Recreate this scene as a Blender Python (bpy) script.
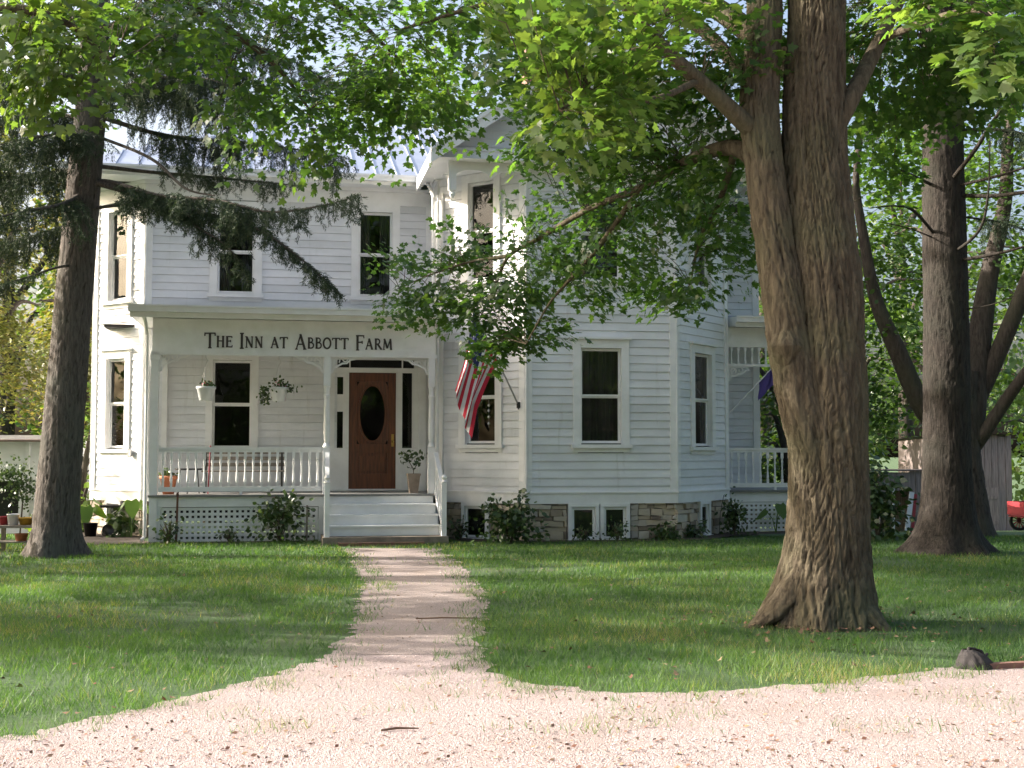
import bpy, math, random
import numpy as np
from mathutils import Vector, Matrix
R = math.radians
rng = np.random.default_rng(7); random.seed(7)
S = bpy.context.scene
COL = S.collection
for o in list(bpy.data.objects): bpy.data.objects.remove(o)

# ------------------------------------------------------------------ camera
F = 1250.0; EYE = 1.6; PITCH = math.atan(70 / F); PHI = R(10.5)
cd = bpy.data.cameras.new('camera'); cam = bpy.data.objects.new('camera', cd); COL.objects.link(cam)
cam.location = (0, 0, EYE); cam.rotation_euler = (R(90) + PITCH, 0, 0)
cd.sensor_width = 36; cd.lens = F / 1024 * 36; cd.clip_start = .1; cd.clip_end = 2000
S.camera = cam
# ------------------------------------------------------------------ light
SUN_EL = 27.0
SUN_DIR = Vector((-.995, .10, 0)).normalized()         # horizontal direction towards the sun
W = bpy.data.worlds.new('World'); S.world = W; W.use_nodes = True
nt = W.node_tree; sky = nt.nodes.new('ShaderNodeTexSky'); sky.sky_type = 'NISHITA'; sky.sun_disc = False
sky.sun_elevation = R(SUN_EL); sky.sun_rotation = math.atan2(SUN_DIR.x, SUN_DIR.y)
sky.air_density = 1.0; sky.dust_density = 9.0; sky.ozone_density = 1.4
nt.links.new(sky.outputs[0], nt.nodes['Background'].inputs[0]); nt.nodes['Background'].inputs[1].default_value = .15
sl = bpy.data.lights.new('sun', 'SUN'); sl.energy = 4.4; sl.angle = R(.6); sl.color = (1, .925, .82)
sun = bpy.data.objects.new('sun', sl); COL.objects.link(sun); sun.location = (-30, 0, 30)
sd = Vector((SUN_DIR.x * math.cos(R(SUN_EL)), SUN_DIR.y * math.cos(R(SUN_EL)), math.sin(R(SUN_EL))))
sun.rotation_euler = sd.to_track_quat('Z', 'Y').to_euler()
S.view_settings.view_transform = 'Standard'; S.view_settings.look = 'None'
S.view_settings.exposure = 1.58; S.view_settings.gamma = 1.0
S.cycles.max_bounces = 7; S.cycles.transparent_max_bounces = 12

# ------------------------------------------------------------------ helpers
def at(px, py, Y):
    "world point seen at px,py at distance Y (used to read distances off the photograph)"
    x = (px - 512) / F; z = -(py - 384) / F; c, s = math.cos(PITCH), math.sin(PITCH)
    r = np.array([x, c - s * z, s + c * z]); return np.array([0, 0, EYE]) + r * (Y / r[1])
def gnd(px, py):
    x = (px - 512) / F; z = -(py - 384) / F; c, s = math.cos(PITCH), math.sin(PITCH)
    r = np.array([x, c - s * z, s + c * z]); t = -EYE / r[2]; return r[0] * t, r[1] * t
def gz(y):
    if y < 24: return 0.0
    return -min((y - 24) * .052, .9)
U2 = np.array([math.cos(PHI), math.sin(PHI)]); V2 = np.array([-math.sin(PHI), math.cos(PHI)])
O2 = np.array([-6.464, 22.632])
def HW(u, v, z=0): p = O2 + u * U2 + v * V2; return np.array([p[0], p[1], z])

def tag(o, label=None, cat=None, group=None, kind=None):
    if label: o['label'] = label
    if cat: o['category'] = cat
    if group: o['group'] = group
    if kind: o['kind'] = kind
    return o
def empty(name, loc, rz=0, label=None, cat=None, group=None):
    o = bpy.data.objects.new(name, None); COL.objects.link(o); o.location = loc; o.rotation_euler = (0, 0, rz)
    o.empty_display_size = .2
    return tag(o, label, cat, group)
def copy_tree(o, parent=None):
    c = o.copy(); COL.objects.link(c)
    c.parent = parent
    for ch in [k for k in COL.objects if k.parent == o]: copy_tree(ch, c)
    return c

class MB:
    def __init__(s): s.v = []; s.f = []; s.var = []; s.cv = .5
    def _add(s, vs, fs):
        b = len(s.v); s.v += [tuple(map(float, p)) for p in vs]; s.f += [tuple(b + i for i in f) for f in fs]; s.var += [s.cv] * len(vs)
    def quad(s, a, b, c, d): s._add([a, b, c, d], [(0, 1, 2, 3)])
    def poly(s, pts): s._add(pts, [tuple(range(len(pts)))])
    def hexa(s, p):  # 8 points, bottom 4 ccw then top 4
        s._add(p, [(0, 3, 2, 1), (4, 5, 6, 7), (0, 1, 5, 4), (1, 2, 6, 5), (2, 3, 7, 6), (3, 0, 4, 7)])
    def box(s, x0, x1, y0, y1, z0, z1):
        s.hexa([(x0, y0, z0), (x1, y0, z0), (x1, y1, z0), (x0, y1, z0), (x0, y0, z1), (x1, y0, z1), (x1, y1, z1), (x0, y1, z1)])
    def bar(s, a, b, w, h=None, up=(0, 0, 1)):
        h = h or w; a = Vector(a); b = Vector(b); d = (b - a).normalized(); u = Vector(up)
        if abs(d.dot(u)) > .98: u = Vector((0, 1, 0))
        x = d.cross(u).normalized() * w / 2; y = x.cross(d).normalized() * h / 2
        s.hexa([a - x - y, a + x - y, b + x - y, b - x - y, a - x + y, a + x + y, b + x + y, b - x + y])
    def tube(s, pts, rad, seg=8, cap=True):
        P = [Vector(p) for p in pts]; n = len(P)
        if not hasattr(rad, '__len__'): rad = [rad] * n
        vs = []; fs = []; ref = Vector((0, 0, 1))
        t0 = (P[1] - P[0]).normalized()
        if abs(t0.dot(ref)) > .9: ref = Vector((1, 0, 0))
        x = t0.cross(ref).normalized()
        for i in range(n):
            t = (P[min(i + 1, n - 1)] - P[max(i - 1, 0)]).normalized()
            x = (x - t * x.dot(t)).normalized(); y = t.cross(x)
            for k in range(seg):
                a = 2 * math.pi * k / seg; vs.append(P[i] + (x * math.cos(a) + y * math.sin(a)) * rad[i])
        for i in range(n - 1):
            for k in range(seg):
                k2 = (k + 1) % seg; fs.append((i * seg + k, i * seg + k2, (i + 1) * seg + k2, (i + 1) * seg + k))
        if cap: fs.append(tuple(range(seg))[::-1]); fs.append(tuple((n - 1) * seg + k for k in range(seg)))
        s._add(vs, fs)
    def lathe(s, prof, c=(0, 0, 0), seg=16, sq=1.0):
        vs = []; fs = []; n = len(prof)
        for r, z in prof:
            for k in range(seg):
                a = 2 * math.pi * k / seg; vs.append((c[0] + r * math.cos(a), c[1] + r * math.sin(a) * sq, c[2] + z))
        for i in range(n - 1):
            for k in range(seg):
                k2 = (k + 1) % seg; fs.append((i * seg + k, i * seg + k2, (i + 1) * seg + k2, (i + 1) * seg + k))
        fs.append(tuple(range(seg))[::-1]); fs.append(tuple((n - 1) * seg + k for k in range(seg)))
        s._add(vs, fs)
    def ribbon(s, pts, w, t, M=None, y0=0.0):
        "flat ribbon following 2D pts (x,z), width w, thickness t along y"
        n = len(pts); P = [Vector((p[0], p[1])) for p in pts]
        if not hasattr(w, '__len__'): w = [w] * n
        L = []; Rr = []
        for i in range(n):
            d = (P[min(i + 1, n - 1)] - P[max(i - 1, 0)]).normalized(); q = Vector((-d.y, d.x)) * w[i] / 2
            L.append(P[i] + q); Rr.append(P[i] - q)
        for i in range(n - 1):
            a, b, c, d = Rr[i], Rr[i + 1], L[i + 1], L[i]
            h = [(a.x, y0, a.y), (b.x, y0, b.y), (c.x, y0, c.y), (d.x, y0, d.y), (a.x, y0 + t, a.y), (b.x, y0 + t, b.y), (c.x, y0 + t, c.y), (d.x, y0 + t, d.y)]
            if M: h = [tuple(M(p)) for p in h]
            s.hexa(h)
    def build(s, name, mat, parent=None, smooth=False):
        me = bpy.data.meshes.new(name); me.from_pydata(s.v, [], s.f); me.materials.append(mat)
        at_ = me.attributes.new('var', 'FLOAT', 'POINT'); at_.data.foreach_set('value', np.array(s.var, dtype=np.float32))
        if smooth: me.polygons.foreach_set('use_smooth', [True] * len(me.polygons))
        o = bpy.data.objects.new(name, me); COL.objects.link(o)
        if parent: o.parent = parent
        return o

def np_mesh(name, verts, nper, mat, var=None, parent=None, extra=None):
    "verts (K, nper, 3): K separate polygons with nper corners"
    K = verts.shape[0]; me = bpy.data.meshes.new(name)
    me.vertices.add(K * nper); me.vertices.foreach_set('co', verts.reshape(-1).astype(np.float32))
    me.loops.add(K * nper); me.loops.foreach_set('vertex_index', np.arange(K * nper, dtype=np.int32))
    me.polygons.add(K); me.polygons.foreach_set('loop_start', np.arange(0, K * nper, nper, dtype=np.int32))
    try: me.polygons.foreach_set('loop_total', np.full(K, nper, dtype=np.int32))
    except Exception: pass
    me.update(calc_edges=True); me.materials.append(mat)
    if var is not None:
        a = me.attributes.new('var', 'FLOAT', 'POINT'); a.data.foreach_set('value', np.repeat(var, nper).astype(np.float32))
    o = bpy.data.objects.new(name, me); COL.objects.link(o)
    if parent: o.parent = parent
    return o

# ------------------------------------------------------------------ materials
def mat_base(name):
    m = bpy.data.materials.new(name); m.use_nodes = True; t = m.node_tree
    return m, t, t.nodes['Principled BSDF']
def N(t, typ, **kw):
    n = t.nodes.new(typ)
    for k, v in kw.items():
        if k.startswith('i_'): n.inputs[k[2:].replace('_', ' ')].default_value = v
        else: setattr(n, k, v)
    return n
def ramp(t, fac, stops):
    r = t.nodes.new('ShaderNodeValToRGB'); cr = r.color_ramp
    while len(cr.elements) < len(stops): cr.elements.new(.5)
    for e, (p, c) in zip(cr.elements, stops): e.position = p; e.color = (*c, 1)
    t.links.new(fac, r.inputs[0]); return r.outputs[0]
def mat(name, col, rough=.6, col2=None, scale=6, stretch=(1, 1, 1), bump=0, bscale=None, metal=0, detail=6, dist=.01):
    m, t, p = mat_base(name); p.inputs['Roughness'].default_value = rough; p.inputs['Metallic'].default_value = metal
    tc = N(t, 'ShaderNodeTexCoord'); mp = N(t, 'ShaderNodeMapping'); mp.inputs['Scale'].default_value = stretch
    t.links.new(tc.outputs['Object'], mp.inputs[0])
    nz = N(t, 'ShaderNodeTexNoise', i_Scale=scale, i_Detail=detail, i_Roughness=.6); t.links.new(mp.outputs[0], nz.inputs['Vector'])
    c2 = col2 or tuple(c * .82 for c in col)
    t.links.new(ramp(t, nz.outputs[0], [(.35, c2), (.62, col)]), p.inputs['Base Color'])
    if bump:
        nb = N(t, 'ShaderNodeTexNoise', i_Scale=bscale or scale * 3, i_Detail=8); t.links.new(mp.outputs[0], nb.inputs['Vector'])
        b = N(t, 'ShaderNodeBump', i_Strength=bump, i_Distance=dist); t.links.new(nb.outputs[0], b.inputs['Height']); t.links.new(b.outputs[0], p.inputs['Normal'])
    return m
def leafmat(name, cols, trans=.45, tcol=None, rough=.38, spec=.5):
    m, t, p = mat_base(name); p.inputs['Roughness'].default_value = rough; p.inputs['Specular IOR Level'].default_value = spec
    a = N(t, 'ShaderNodeAttribute', attribute_name='var')
    stops = [(i / (len(cols) - 1), c) for i, c in enumerate(cols)]
    c = ramp(t, a.outputs['Fac'], stops); t.links.new(c, p.inputs['Base Color'])
    tr = N(t, 'ShaderNodeBsdfTranslucent'); mx = N(t, 'ShaderNodeMixShader'); mx.inputs[0].default_value = trans
    mul = N(t, 'ShaderNodeMix', data_type='RGBA', blend_type='MULTIPLY'); mul.inputs[0].default_value = 1
    t.links.new(c, mul.inputs[6]); mul.inputs[7].default_value = (*(tcol or (2.2, 2.4, .7)), 1)
    mul.clamp_result = False
    t.links.new(mul.outputs[2], tr.inputs[0])
    t.links.new(p.outputs[0], mx.inputs[1]); t.links.new(tr.outputs[0], mx.inputs[2])
    t.links.new(mx.outputs[0], t.nodes['Material Output'].inputs[0]); return m
def varmat(name, cols, rough=.7, bump=.4, bscale=30, noise=.25, nscale=8):
    m, t, p = mat_base(name); p.inputs['Roughness'].default_value = rough
    a = N(t, 'ShaderNodeAttribute', attribute_name='var'); tc = N(t, 'ShaderNodeTexCoord')
    nz = N(t, 'ShaderNodeTexNoise', i_Scale=nscale, i_Detail=6); t.links.new(tc.outputs['Object'], nz.inputs['Vector'])
    ma = N(t, 'ShaderNodeMath', operation='MULTIPLY_ADD'); t.links.new(nz.outputs[0], ma.inputs[0]); ma.inputs[1].default_value = noise * 2
    sb = N(t, 'ShaderNodeMath', operation='SUBTRACT'); t.links.new(a.outputs['Fac'], sb.inputs[0]); sb.inputs[1].default_value = noise
    t.links.new(sb.outputs[0], ma.inputs[2])
    t.links.new(ramp(t, ma.outputs[0], [(i / (len(cols) - 1), c) for i, c in enumerate(cols)]), p.inputs['Base Color'])
    nb = N(t, 'ShaderNodeTexNoise', i_Scale=bscale, i_Detail=6); t.links.new(tc.outputs['Object'], nb.inputs['Vector'])
    b = N(t, 'ShaderNodeBump', i_Strength=bump, i_Distance=.01); t.links.new(nb.outputs[0], b.inputs['Height']); t.links.new(b.outputs[0], p.inputs['Normal'])
    return m

M = {}
M['siding'] = mat('painted_clapboard', (.79, .80, .825), .5, (.70, .71, .73), 1.6, (1, 1, 2.5), .08, 40)
def _boards(m):
    t = m.node_tree; p = t.nodes['Principled BSDF']; src = p.inputs['Base Color'].links[0].from_socket; a = N(t, 'ShaderNodeAttribute', attribute_name='var')
    v = ramp(t, a.outputs['Fac'], [(0, (.86, .86, .85)), (.25, (.95, .95, .95)), (1, (1, 1, 1))]); mx = N(t, 'ShaderNodeMix', data_type='RGBA', blend_type='MULTIPLY'); mx.inputs[0].default_value = 1
    t.links.new(src, mx.inputs[6]); t.links.new(v, mx.inputs[7])
    tc = N(t, 'ShaderNodeTexCoord'); mp = N(t, 'ShaderNodeMapping'); mp.inputs['Scale'].default_value = (5, 5, .5); t.links.new(tc.outputs['Object'], mp.inputs[0]); nz = N(t, 'ShaderNodeTexNoise', i_Scale=1.2, i_Detail=9, i_Roughness=.7); t.links.new(mp.outputs[0], nz.inputs['Vector'])
    st = ramp(t, nz.outputs[0], [(.26, (.80, .79, .76)), (.42, (1, 1, 1))]); m2 = N(t, 'ShaderNodeMix', data_type='RGBA', blend_type='MULTIPLY'); m2.inputs[0].default_value = 1; t.links.new(mx.outputs[2], m2.inputs[6]); t.links.new(st, m2.inputs[7]); t.links.new(m2.outputs[2], p.inputs['Base Color'])
_boards(M['siding'])
M['trim'] = mat('painted_trim', (.83, .83, .83), .42, (.75, .75, .74), 3, (1, 1, 1))
M['porchgrey'] = mat('porch_floor_paint', (.22, .22, .21), .5, (.15, .15, .15), 5)
M['slab'] = mat('stone_slab', (.30, .25, .19), .85, (.18, .15, .12), 5, bump=.5)
M['brick'] = mat('brick_edging', (.22, .11, .08), .85, (.15, .08, .06), 9, bump=.4)
M['wood_door'] = mat('varnished_door', (.15, .047, .017), .35, (.08, .025, .010), 3, (9, 9, .8), .1, 30)
M['black'] = mat('black_iron', (.015, .015, .016), .4)
M['brass'] = mat('brass', (.5, .33, .1), .3, metal=1)
M['ink'] = mat('sign_lettering_paint', (.05, .038, .036), .5)
M['curtain'] = mat('curtain_cloth', (.12, .12, .115), .9, (.06, .06, .06), 2, (8, 8, .3))
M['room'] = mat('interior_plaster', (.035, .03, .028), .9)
M['roof'] = mat('metal_roofing', (.46, .50, .58), .30, (.36, .40, .48), 2.5, metal=.55)
M['terracotta'] = mat('terracotta', (.42, .15, .07), .8)
M['clay'] = mat('weathered_clay', (.34, .27, .22), .85, (.24, .19, .15))
M['white_plastic'] = mat('white_plastic', (.78, .78, .80), .4)
M['stake'] = mat('grey_stake_wood', (.26, .23, .19), .8, (.15, .13, .11))
M['rust'] = mat('rusty_metal', (.16, .07, .045), .8, (.08, .04, .03))
M['soil'] = mat('bed_soil', (.055, .038, .028), .95, (.03, .022, .016), 9, bump=.6)
M['red'] = mat('red_paint', (.36, .035, .045), .5)
M['galv'] = mat('galvanised_steel', (.32, .33, .34), .45, metal=.6)
M['barn'] = mat('weathered_boards', (.33, .27, .25), .85, (.17, .135, .12), 3, (12, 12, .6), .5, 25)
M['barnroof'] = mat('rusty_roof', (.16, .12, .11), .6)
M['stump'] = mat('charred_wood', (.035, .03, .03), .9, (.015, .013, .013), 12, bump=.8)
M['yellow'] = mat('yellow_plastic', (.6, .36, .05), .5)
M['stone'] = varmat('fieldstone', [(.16, .12, .09), (.40, .33, .24), (.50, .41, .30), (.36, .33, .29), (.54, .49, .40)], bump=.8, bscale=18, noise=.12)
M['mortar'] = mat('mortar', (.22, .20, .17), .95, (.14, .12, .10), 12, bump=.4)
M['flower'] = leafmat('pink_petals', [(.6, .12, .2), (.75, .4, .45)], .3, (1.2, 1, 1))
M['maple'] = leafmat('maple_leaves', [(.032, .070, .026), (.046, .092, .028), (.064, .115, .032), (.125, .155, .05)], .48, (2.5, 2.8, 1.0))  # palest stop paints sunlight into the near leaves
M['maple2'] = leafmat('silver_green_leaves', [(.034, .075, .024), (.052, .10, .028), (.075, .12, .032), (.125, .155, .05)], .45, (2.5, 2.8, 1.0))  # last stop is the painted sun on the near boughs
M['bgleaf'] = leafmat('broadleaf_foliage', [(.035, .07, .018), (.06, .11, .025), (.10, .14, .035)], .4, (2.0, 2.2, .7))  # one range of leaf greens for all the broadleaf background trees
M['cedar'] = leafmat('pale_cedar_foliage', [(.08, .105, .035), (.13, .15, .05), (.20, .16, .07)], .4, (1.8, 1.7, .8))
M['needle'] = leafmat('spruce_needles', [(.028, .048, .030), (.042, .068, .038), (.07, .095, .048)], .12, (1.5, 1.5, 1), .6, .25)
M['shrubleaf'] = leafmat('glossy_shrub_leaves', [(.025, .05, .02), (.045, .085, .03), (.08, .12, .04)], .2, (2, 2, .8), .35)
M['bigleaf'] = leafmat('broad_leaves', [(.06, .12, .025), (.10, .17, .04)], .35, (2.2, 2.2, .7))
M['grass'] = leafmat('grass_blades', [(.040, .090, .030), (.066, .138, .042), (.12, .195, .058), (.26, .23, .12)], .35, (2.0, 2.1, .6), .5, .3)
M['pebble'] = varmat('loose_gravel', [(.30, .18, .16), (.50, .38, .36), (.60, .48, .46), (.68, .60, .58)], .9, .2)
M['litter'] = varmat('dry_litter', [(.17, .07, .045), (.13, .08, .05), (.24, .17, .10)], .9, .1)

def glassmat():
    m, t, p = mat_base('window_glass'); t.nodes.remove(p)
    g = N(t, 'ShaderNodeBsdfGlossy'); g.inputs['Roughness'].default_value = .02; g.inputs[0].default_value = (.95, .95, .95, 1)
    tc = N(t, 'ShaderNodeTexCoord'); nz = N(t, 'ShaderNodeTexNoise', i_Scale=2.2, i_Detail=1); t.links.new(tc.outputs['Object'], nz.inputs['Vector'])
    b = N(t, 'ShaderNodeBump', i_Strength=.25, i_Distance=.02); t.links.new(nz.outputs[0], b.inputs['Height']); t.links.new(b.outputs[0], g.inputs['Normal'])
    tr = N(t, 'ShaderNodeBsdfTransparent'); tr.inputs[0].default_value = (.72, .75, .74, 1)
    fr = N(t, 'ShaderNodeFresnel', i_IOR=1.5); ma = N(t, 'ShaderNodeMath', operation='MULTIPLY_ADD'); ma.inputs[1].default_value = 1.15; ma.inputs[2].default_value = .0
    t.links.new(fr.outputs[0], ma.inputs[0])
    mx = N(t, 'ShaderNodeMixShader'); t.links.new(ma.outputs[0], mx.inputs[0]); t.links.new(tr.outputs[0], mx.inputs[1]); t.links.new(g.outputs[0], mx.inputs[2])
    t.links.new(mx.outputs[0], t.nodes['Material Output'].inputs[0]); return m
M['glass'] = glassmat()

def barkmat(name, c1, c2, c3, scale=1.0, sh=1.0):
    m, t, p = mat_base(name); p.inputs['Roughness'].default_value = .9; p.inputs['Specular IOR Level'].default_value = .2
    tc = N(t, 'ShaderNodeTexCoord'); mp = N(t, 'ShaderNodeMapping'); mp.inputs['Scale'].default_value = (9 * scale, 9 * scale, 1.3 * scale)
    t.links.new(tc.outputs['Object'], mp.inputs[0])
    n1 = N(t, 'ShaderNodeTexNoise', i_Scale=1.6, i_Detail=9, i_Roughness=.65, i_Distortion=.6); t.links.new(mp.outputs[0], n1.inputs['Vector'])
    n2 = N(t, 'ShaderNodeTexNoise', i_Scale=1.3, i_Detail=4); t.links.new(tc.outputs['Object'], n2.inputs['Vector'])
    a = ramp(t, n1.outputs[0], [(.36, c2), (.60, c1)])
    mx = N(t, 'ShaderNodeMix', data_type='RGBA'); t.links.new(a, mx.inputs[6]); mx.inputs[7].default_value = (*c3, 1)
    f = N(t, 'ShaderNodeMapRange'); f.inputs[1].default_value = .48; f.inputs[2].default_value = .66; f.inputs[4].default_value = .6
    t.links.new(n2.outputs[0], f.inputs[0]); t.links.new(f.outputs[0], mx.inputs[0])
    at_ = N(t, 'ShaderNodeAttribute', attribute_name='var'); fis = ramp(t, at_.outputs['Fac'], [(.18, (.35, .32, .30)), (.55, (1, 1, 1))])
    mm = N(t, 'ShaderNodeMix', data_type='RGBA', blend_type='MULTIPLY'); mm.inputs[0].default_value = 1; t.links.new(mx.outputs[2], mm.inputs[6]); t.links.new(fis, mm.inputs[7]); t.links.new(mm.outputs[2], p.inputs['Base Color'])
    n3 = N(t, 'ShaderNodeTexNoise', i_Scale=30, i_Detail=5); t.links.new(tc.outputs['Object'], n3.inputs['Vector'])
    ad = N(t, 'ShaderNodeMath', operation='MULTIPLY_ADD'); t.links.new(n3.outputs[0], ad.inputs[0]); ad.inputs[1].default_value = .3; t.links.new(n1.outputs[0], ad.inputs[2])
    b = N(t, 'ShaderNodeBump', i_Strength=.9 * sh, i_Distance=.03); t.links.new(ad.outputs[0], b.inputs['Height']); t.links.new(b.outputs[0], p.inputs['Normal'])
    return m
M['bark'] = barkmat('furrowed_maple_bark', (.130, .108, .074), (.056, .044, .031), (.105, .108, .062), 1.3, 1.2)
M['sprucebark'] = barkmat('scaly_spruce_bark', (.15, .13, .115), (.07, .06, .053), (.12, .12, .10), 2.2, 1.2)
M['darkbark'] = barkmat('dark_conifer_bark', (.05, .042, .036), (.02, .017, .015), (.04, .04, .032), 2.0, 1.2)
M['bgbark'] = barkmat('grey_bark', (.085, .070, .060), (.04, .032, .028), (.065, .065, .045), 1.6)
M['twig'] = mat('twig_bark', (.09, .07, .05), .9)

# ------------------------------------------------------------------ ground
def vnoise(x, y, seed=0):
    xi = np.floor(x).astype(int); yi = np.floor(y).astype(int); fx = x - xi; fy = y - yi
    def h(a, b):
        n = (a * 374761393 + b * 668265263 + seed * 974634777) & 0x7fffffff
        n = ((n ^ (n >> 13)) * 1274126177) & 0x7fffffff
        return ((n ^ (n >> 16)) & 0xffff) / 65535.
    fx = fx * fx * (3 - 2 * fx); fy = fy * fy * (3 - 2 * fy)
    return (h(xi, yi) * (1 - fx) + h(xi + 1, yi) * fx) * (1 - fy) + (h(xi, yi + 1) * (1 - fx) + h(xi + 1, yi + 1) * fx) * fy
def fbm(x, y, seed=0): return .5 * vnoise(x, y, seed) + .3 * vnoise(x * 2.1, y * 2.1, seed + 1) + .2 * vnoise(x * 4.3, y * 4.3, seed + 2)

def lawnmat():
    m, t, p = mat_base('lawn_soil_and_thatch'); p.inputs['Roughness'].default_value = .95
    tc = N(t, 'ShaderNodeTexCoord'); n1 = N(t, 'ShaderNodeTexNoise', i_Scale=.9, i_Detail=8); t.links.new(tc.outputs['Object'], n1.inputs['Vector'])
    n2 = N(t, 'ShaderNodeTexNoise', i_Scale=28, i_Detail=8, i_Roughness=.7); t.links.new(tc.outputs['Object'], n2.inputs['Vector'])
    a = ramp(t, n2.outputs[0], [(.3, (.03, .055, .02)), (.55, (.05, .10, .03)), (.75, (.09, .13, .05))])
    mx = N(t, 'ShaderNodeMix', data_type='RGBA'); t.links.new(a, mx.inputs[6]); mx.inputs[7].default_value = (.09, .085, .045, 1)
    f = N(t, 'ShaderNodeMapRange'); f.inputs[1].default_value = .55; f.inputs[2].default_value = .75; f.inputs[4].default_value = .6
    t.links.new(n1.outputs[0], f.inputs[0]); t.links.new(f.outputs[0], mx.inputs[0]); t.links.new(mx.outputs[2], p.inputs['Base Color'])
    b = N(t, 'ShaderNodeBump', i_Strength=.8, i_Distance=.03); t.links.new(n2.outputs[0], b.inputs['Height']); t.links.new(b.outputs[0], p.inputs['Normal'])
    return m
def gravelmat(name, tint, patch):
    m, t, p = mat_base(name); p.inputs['Roughness'].default_value = .95; p.inputs['Specular IOR Level'].default_value = .2
    tc = N(t, 'ShaderNodeTexCoord'); v = N(t, 'ShaderNodeTexVoronoi', i_Scale=120); t.links.new(tc.outputs['Object'], v.inputs['Vector'])
    v2 = N(t, 'ShaderNodeTexVoronoi', i_Scale=33); t.links.new(tc.outputs['Object'], v2.inputs['Vector'])
    n1 = N(t, 'ShaderNodeTexNoise', i_Scale=1.1, i_Detail=7, i_Roughness=.65); t.links.new(tc.outputs['Object'], n1.inputs['Vector'])
    sx = N(t, 'ShaderNodeSeparateColor'); t.links.new(v.outputs['Color'], sx.inputs[0])
    a = ramp(t, sx.outputs[0], [(0, tuple(c * .62 for c in tint)), (.3, tuple(c * .92 for c in tint)), (.75, tint), (1, tuple(min(.75, c * 1.18) for c in tint))])
    mx = N(t, 'ShaderNodeMix', data_type='RGBA'); t.links.new(a, mx.inputs[6]); mx.inputs[7].default_value = (*patch, 1)
    f = N(t, 'ShaderNodeMapRange'); f.inputs[1].default_value = .47; f.inputs[2].default_value = .72; f.inputs[4].default_value = .55
    t.links.new(n1.outputs[0], f.inputs[0]); t.links.new(f.outputs[0], mx.inputs[0]); t.links.new(mx.outputs[2], p.inputs['Base Color'])
    ad = N(t, 'ShaderNodeMath', operation='ADD'); t.links.new(v.outputs['Distance'], ad.inputs[0]); t.links.new(v2.outputs['Distance'], ad.inputs[1])
    b = N(t, 'ShaderNodeBump', i_Strength=.7, i_Distance=.012); b.invert = True; t.links.new(ad.outputs[0], b.inputs['Height']); t.links.new(b.outputs[0], p.inputs['Normal'])
    return m
M['lawn'] = lawnmat(); M['gravel'] = gravelmat('pink_gravel', (.37, .305, .295), (.26, .205, .175)); M['pathgravel'] = gravelmat('path_gravel', (.36, .30, .28), (.28, .22, .18))

g = MB()
xs = [-600, -200, -80, -40, -20, -10, 0, 10, 20, 40, 80, 200, 600]; ys = [-600, -200, -60, -20, 0, 12, 24, 27, 30, 34, 38, 41.3, 60, 120, 300, 900]
vs = [(x, y, gz(y)) for y in ys for x in xs]; nx = len(xs)
g._add(vs, [(j * nx + i, j * nx + i + 1, (j + 1) * nx + i + 1, (j + 1) * nx + i) for j in range(len(ys) - 1) for i in range(nx - 1)])
tag(g.build('ground', M['lawn']), kind='structure')

def densify(pts, step=.12, amp=.07, seed=1, closed=False):
    out = []
    for (x0, y0), (x1, y1) in zip(pts[:-1], pts[1:]):
        n = max(1, int(math.hypot(x1 - x0, y1 - y0) / step))
        for k in range(n):
            f = k / n; x = x0 + (x1 - x0) * f; y = y0 + (y1 - y0) * f
            a = amp * min(1, .4 + y / 18)
            out.append((x + a * (float(fbm(np.array(x * 3 + 50), np.array(y * 3 + 50), seed)) - .5) * 2.5, y + a * (float(fbm(np.array(x * 3 + 90), np.array(y * 3 + 70), seed + 5)) - .5) * 2.5))
    out.append(pts[-1]); return out
def catmull(pts, n=6):
    P = [np.array(p, float) for p in pts]; P = [2 * P[0] - P[1]] + P + [2 * P[-1] - P[-2]]; out = []
    for i in range(1, len(P) - 2):
        for k in range(n):
            t = k / n; out.append(tuple(.5 * ((2 * P[i]) + (-P[i - 1] + P[i + 1]) * t + (2 * P[i - 1] - 5 * P[i] + 4 * P[i + 1] - P[i + 2]) * t * t + (-P[i - 1] + 3 * P[i] - 3 * P[i + 1] + P[i + 2]) * t ** 3)))
    out.append(tuple(P[-2])); return out
left_edge = [gnd(*p) for p in [(352, 549), (362, 562), (373, 585), (371, 612), (366, 632), (345, 652), (300, 672), (235, 692), (150, 712), (60, 732), (0, 742)]] + [(-5.2, 6.9), (-14, 5.9), (-40, 3)]
right_edge = [gnd(*p) for p in [(432, 549), (452, 566), (470, 585), (478, 602), (474, 622), (462, 642), (470, 662), (500, 680), (560, 691), (640, 698), (700, 698), (780, 692), (860, 684), (940, 675), (1024, 668)]] + [(5.2, 9.8), (14, 12.3), (40, 18)]
def ragged(E, seed):
    out = densify(E, .045, .10, seed); A = np.array(out); rr = np.random.default_rng(seed); a = np.minimum(1, .3 + A[:, 1] / 16)[:, None]
    q = np.stack([fbm(A[:, 0] * 9 + 40, A[:, 1] * 9 + 40, seed + 60), fbm(A[:, 0] * 9 + 80, A[:, 1] * 9 + 20, seed + 70)], 1) - .5
    A = A + q * .22 * a + rr.normal(0, .012, A.shape); return [tuple(p) for p in A]
LE = ragged(catmull(left_edge, 5), 1); RE = ragged(catmull(right_edge, 5), 9)
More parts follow.
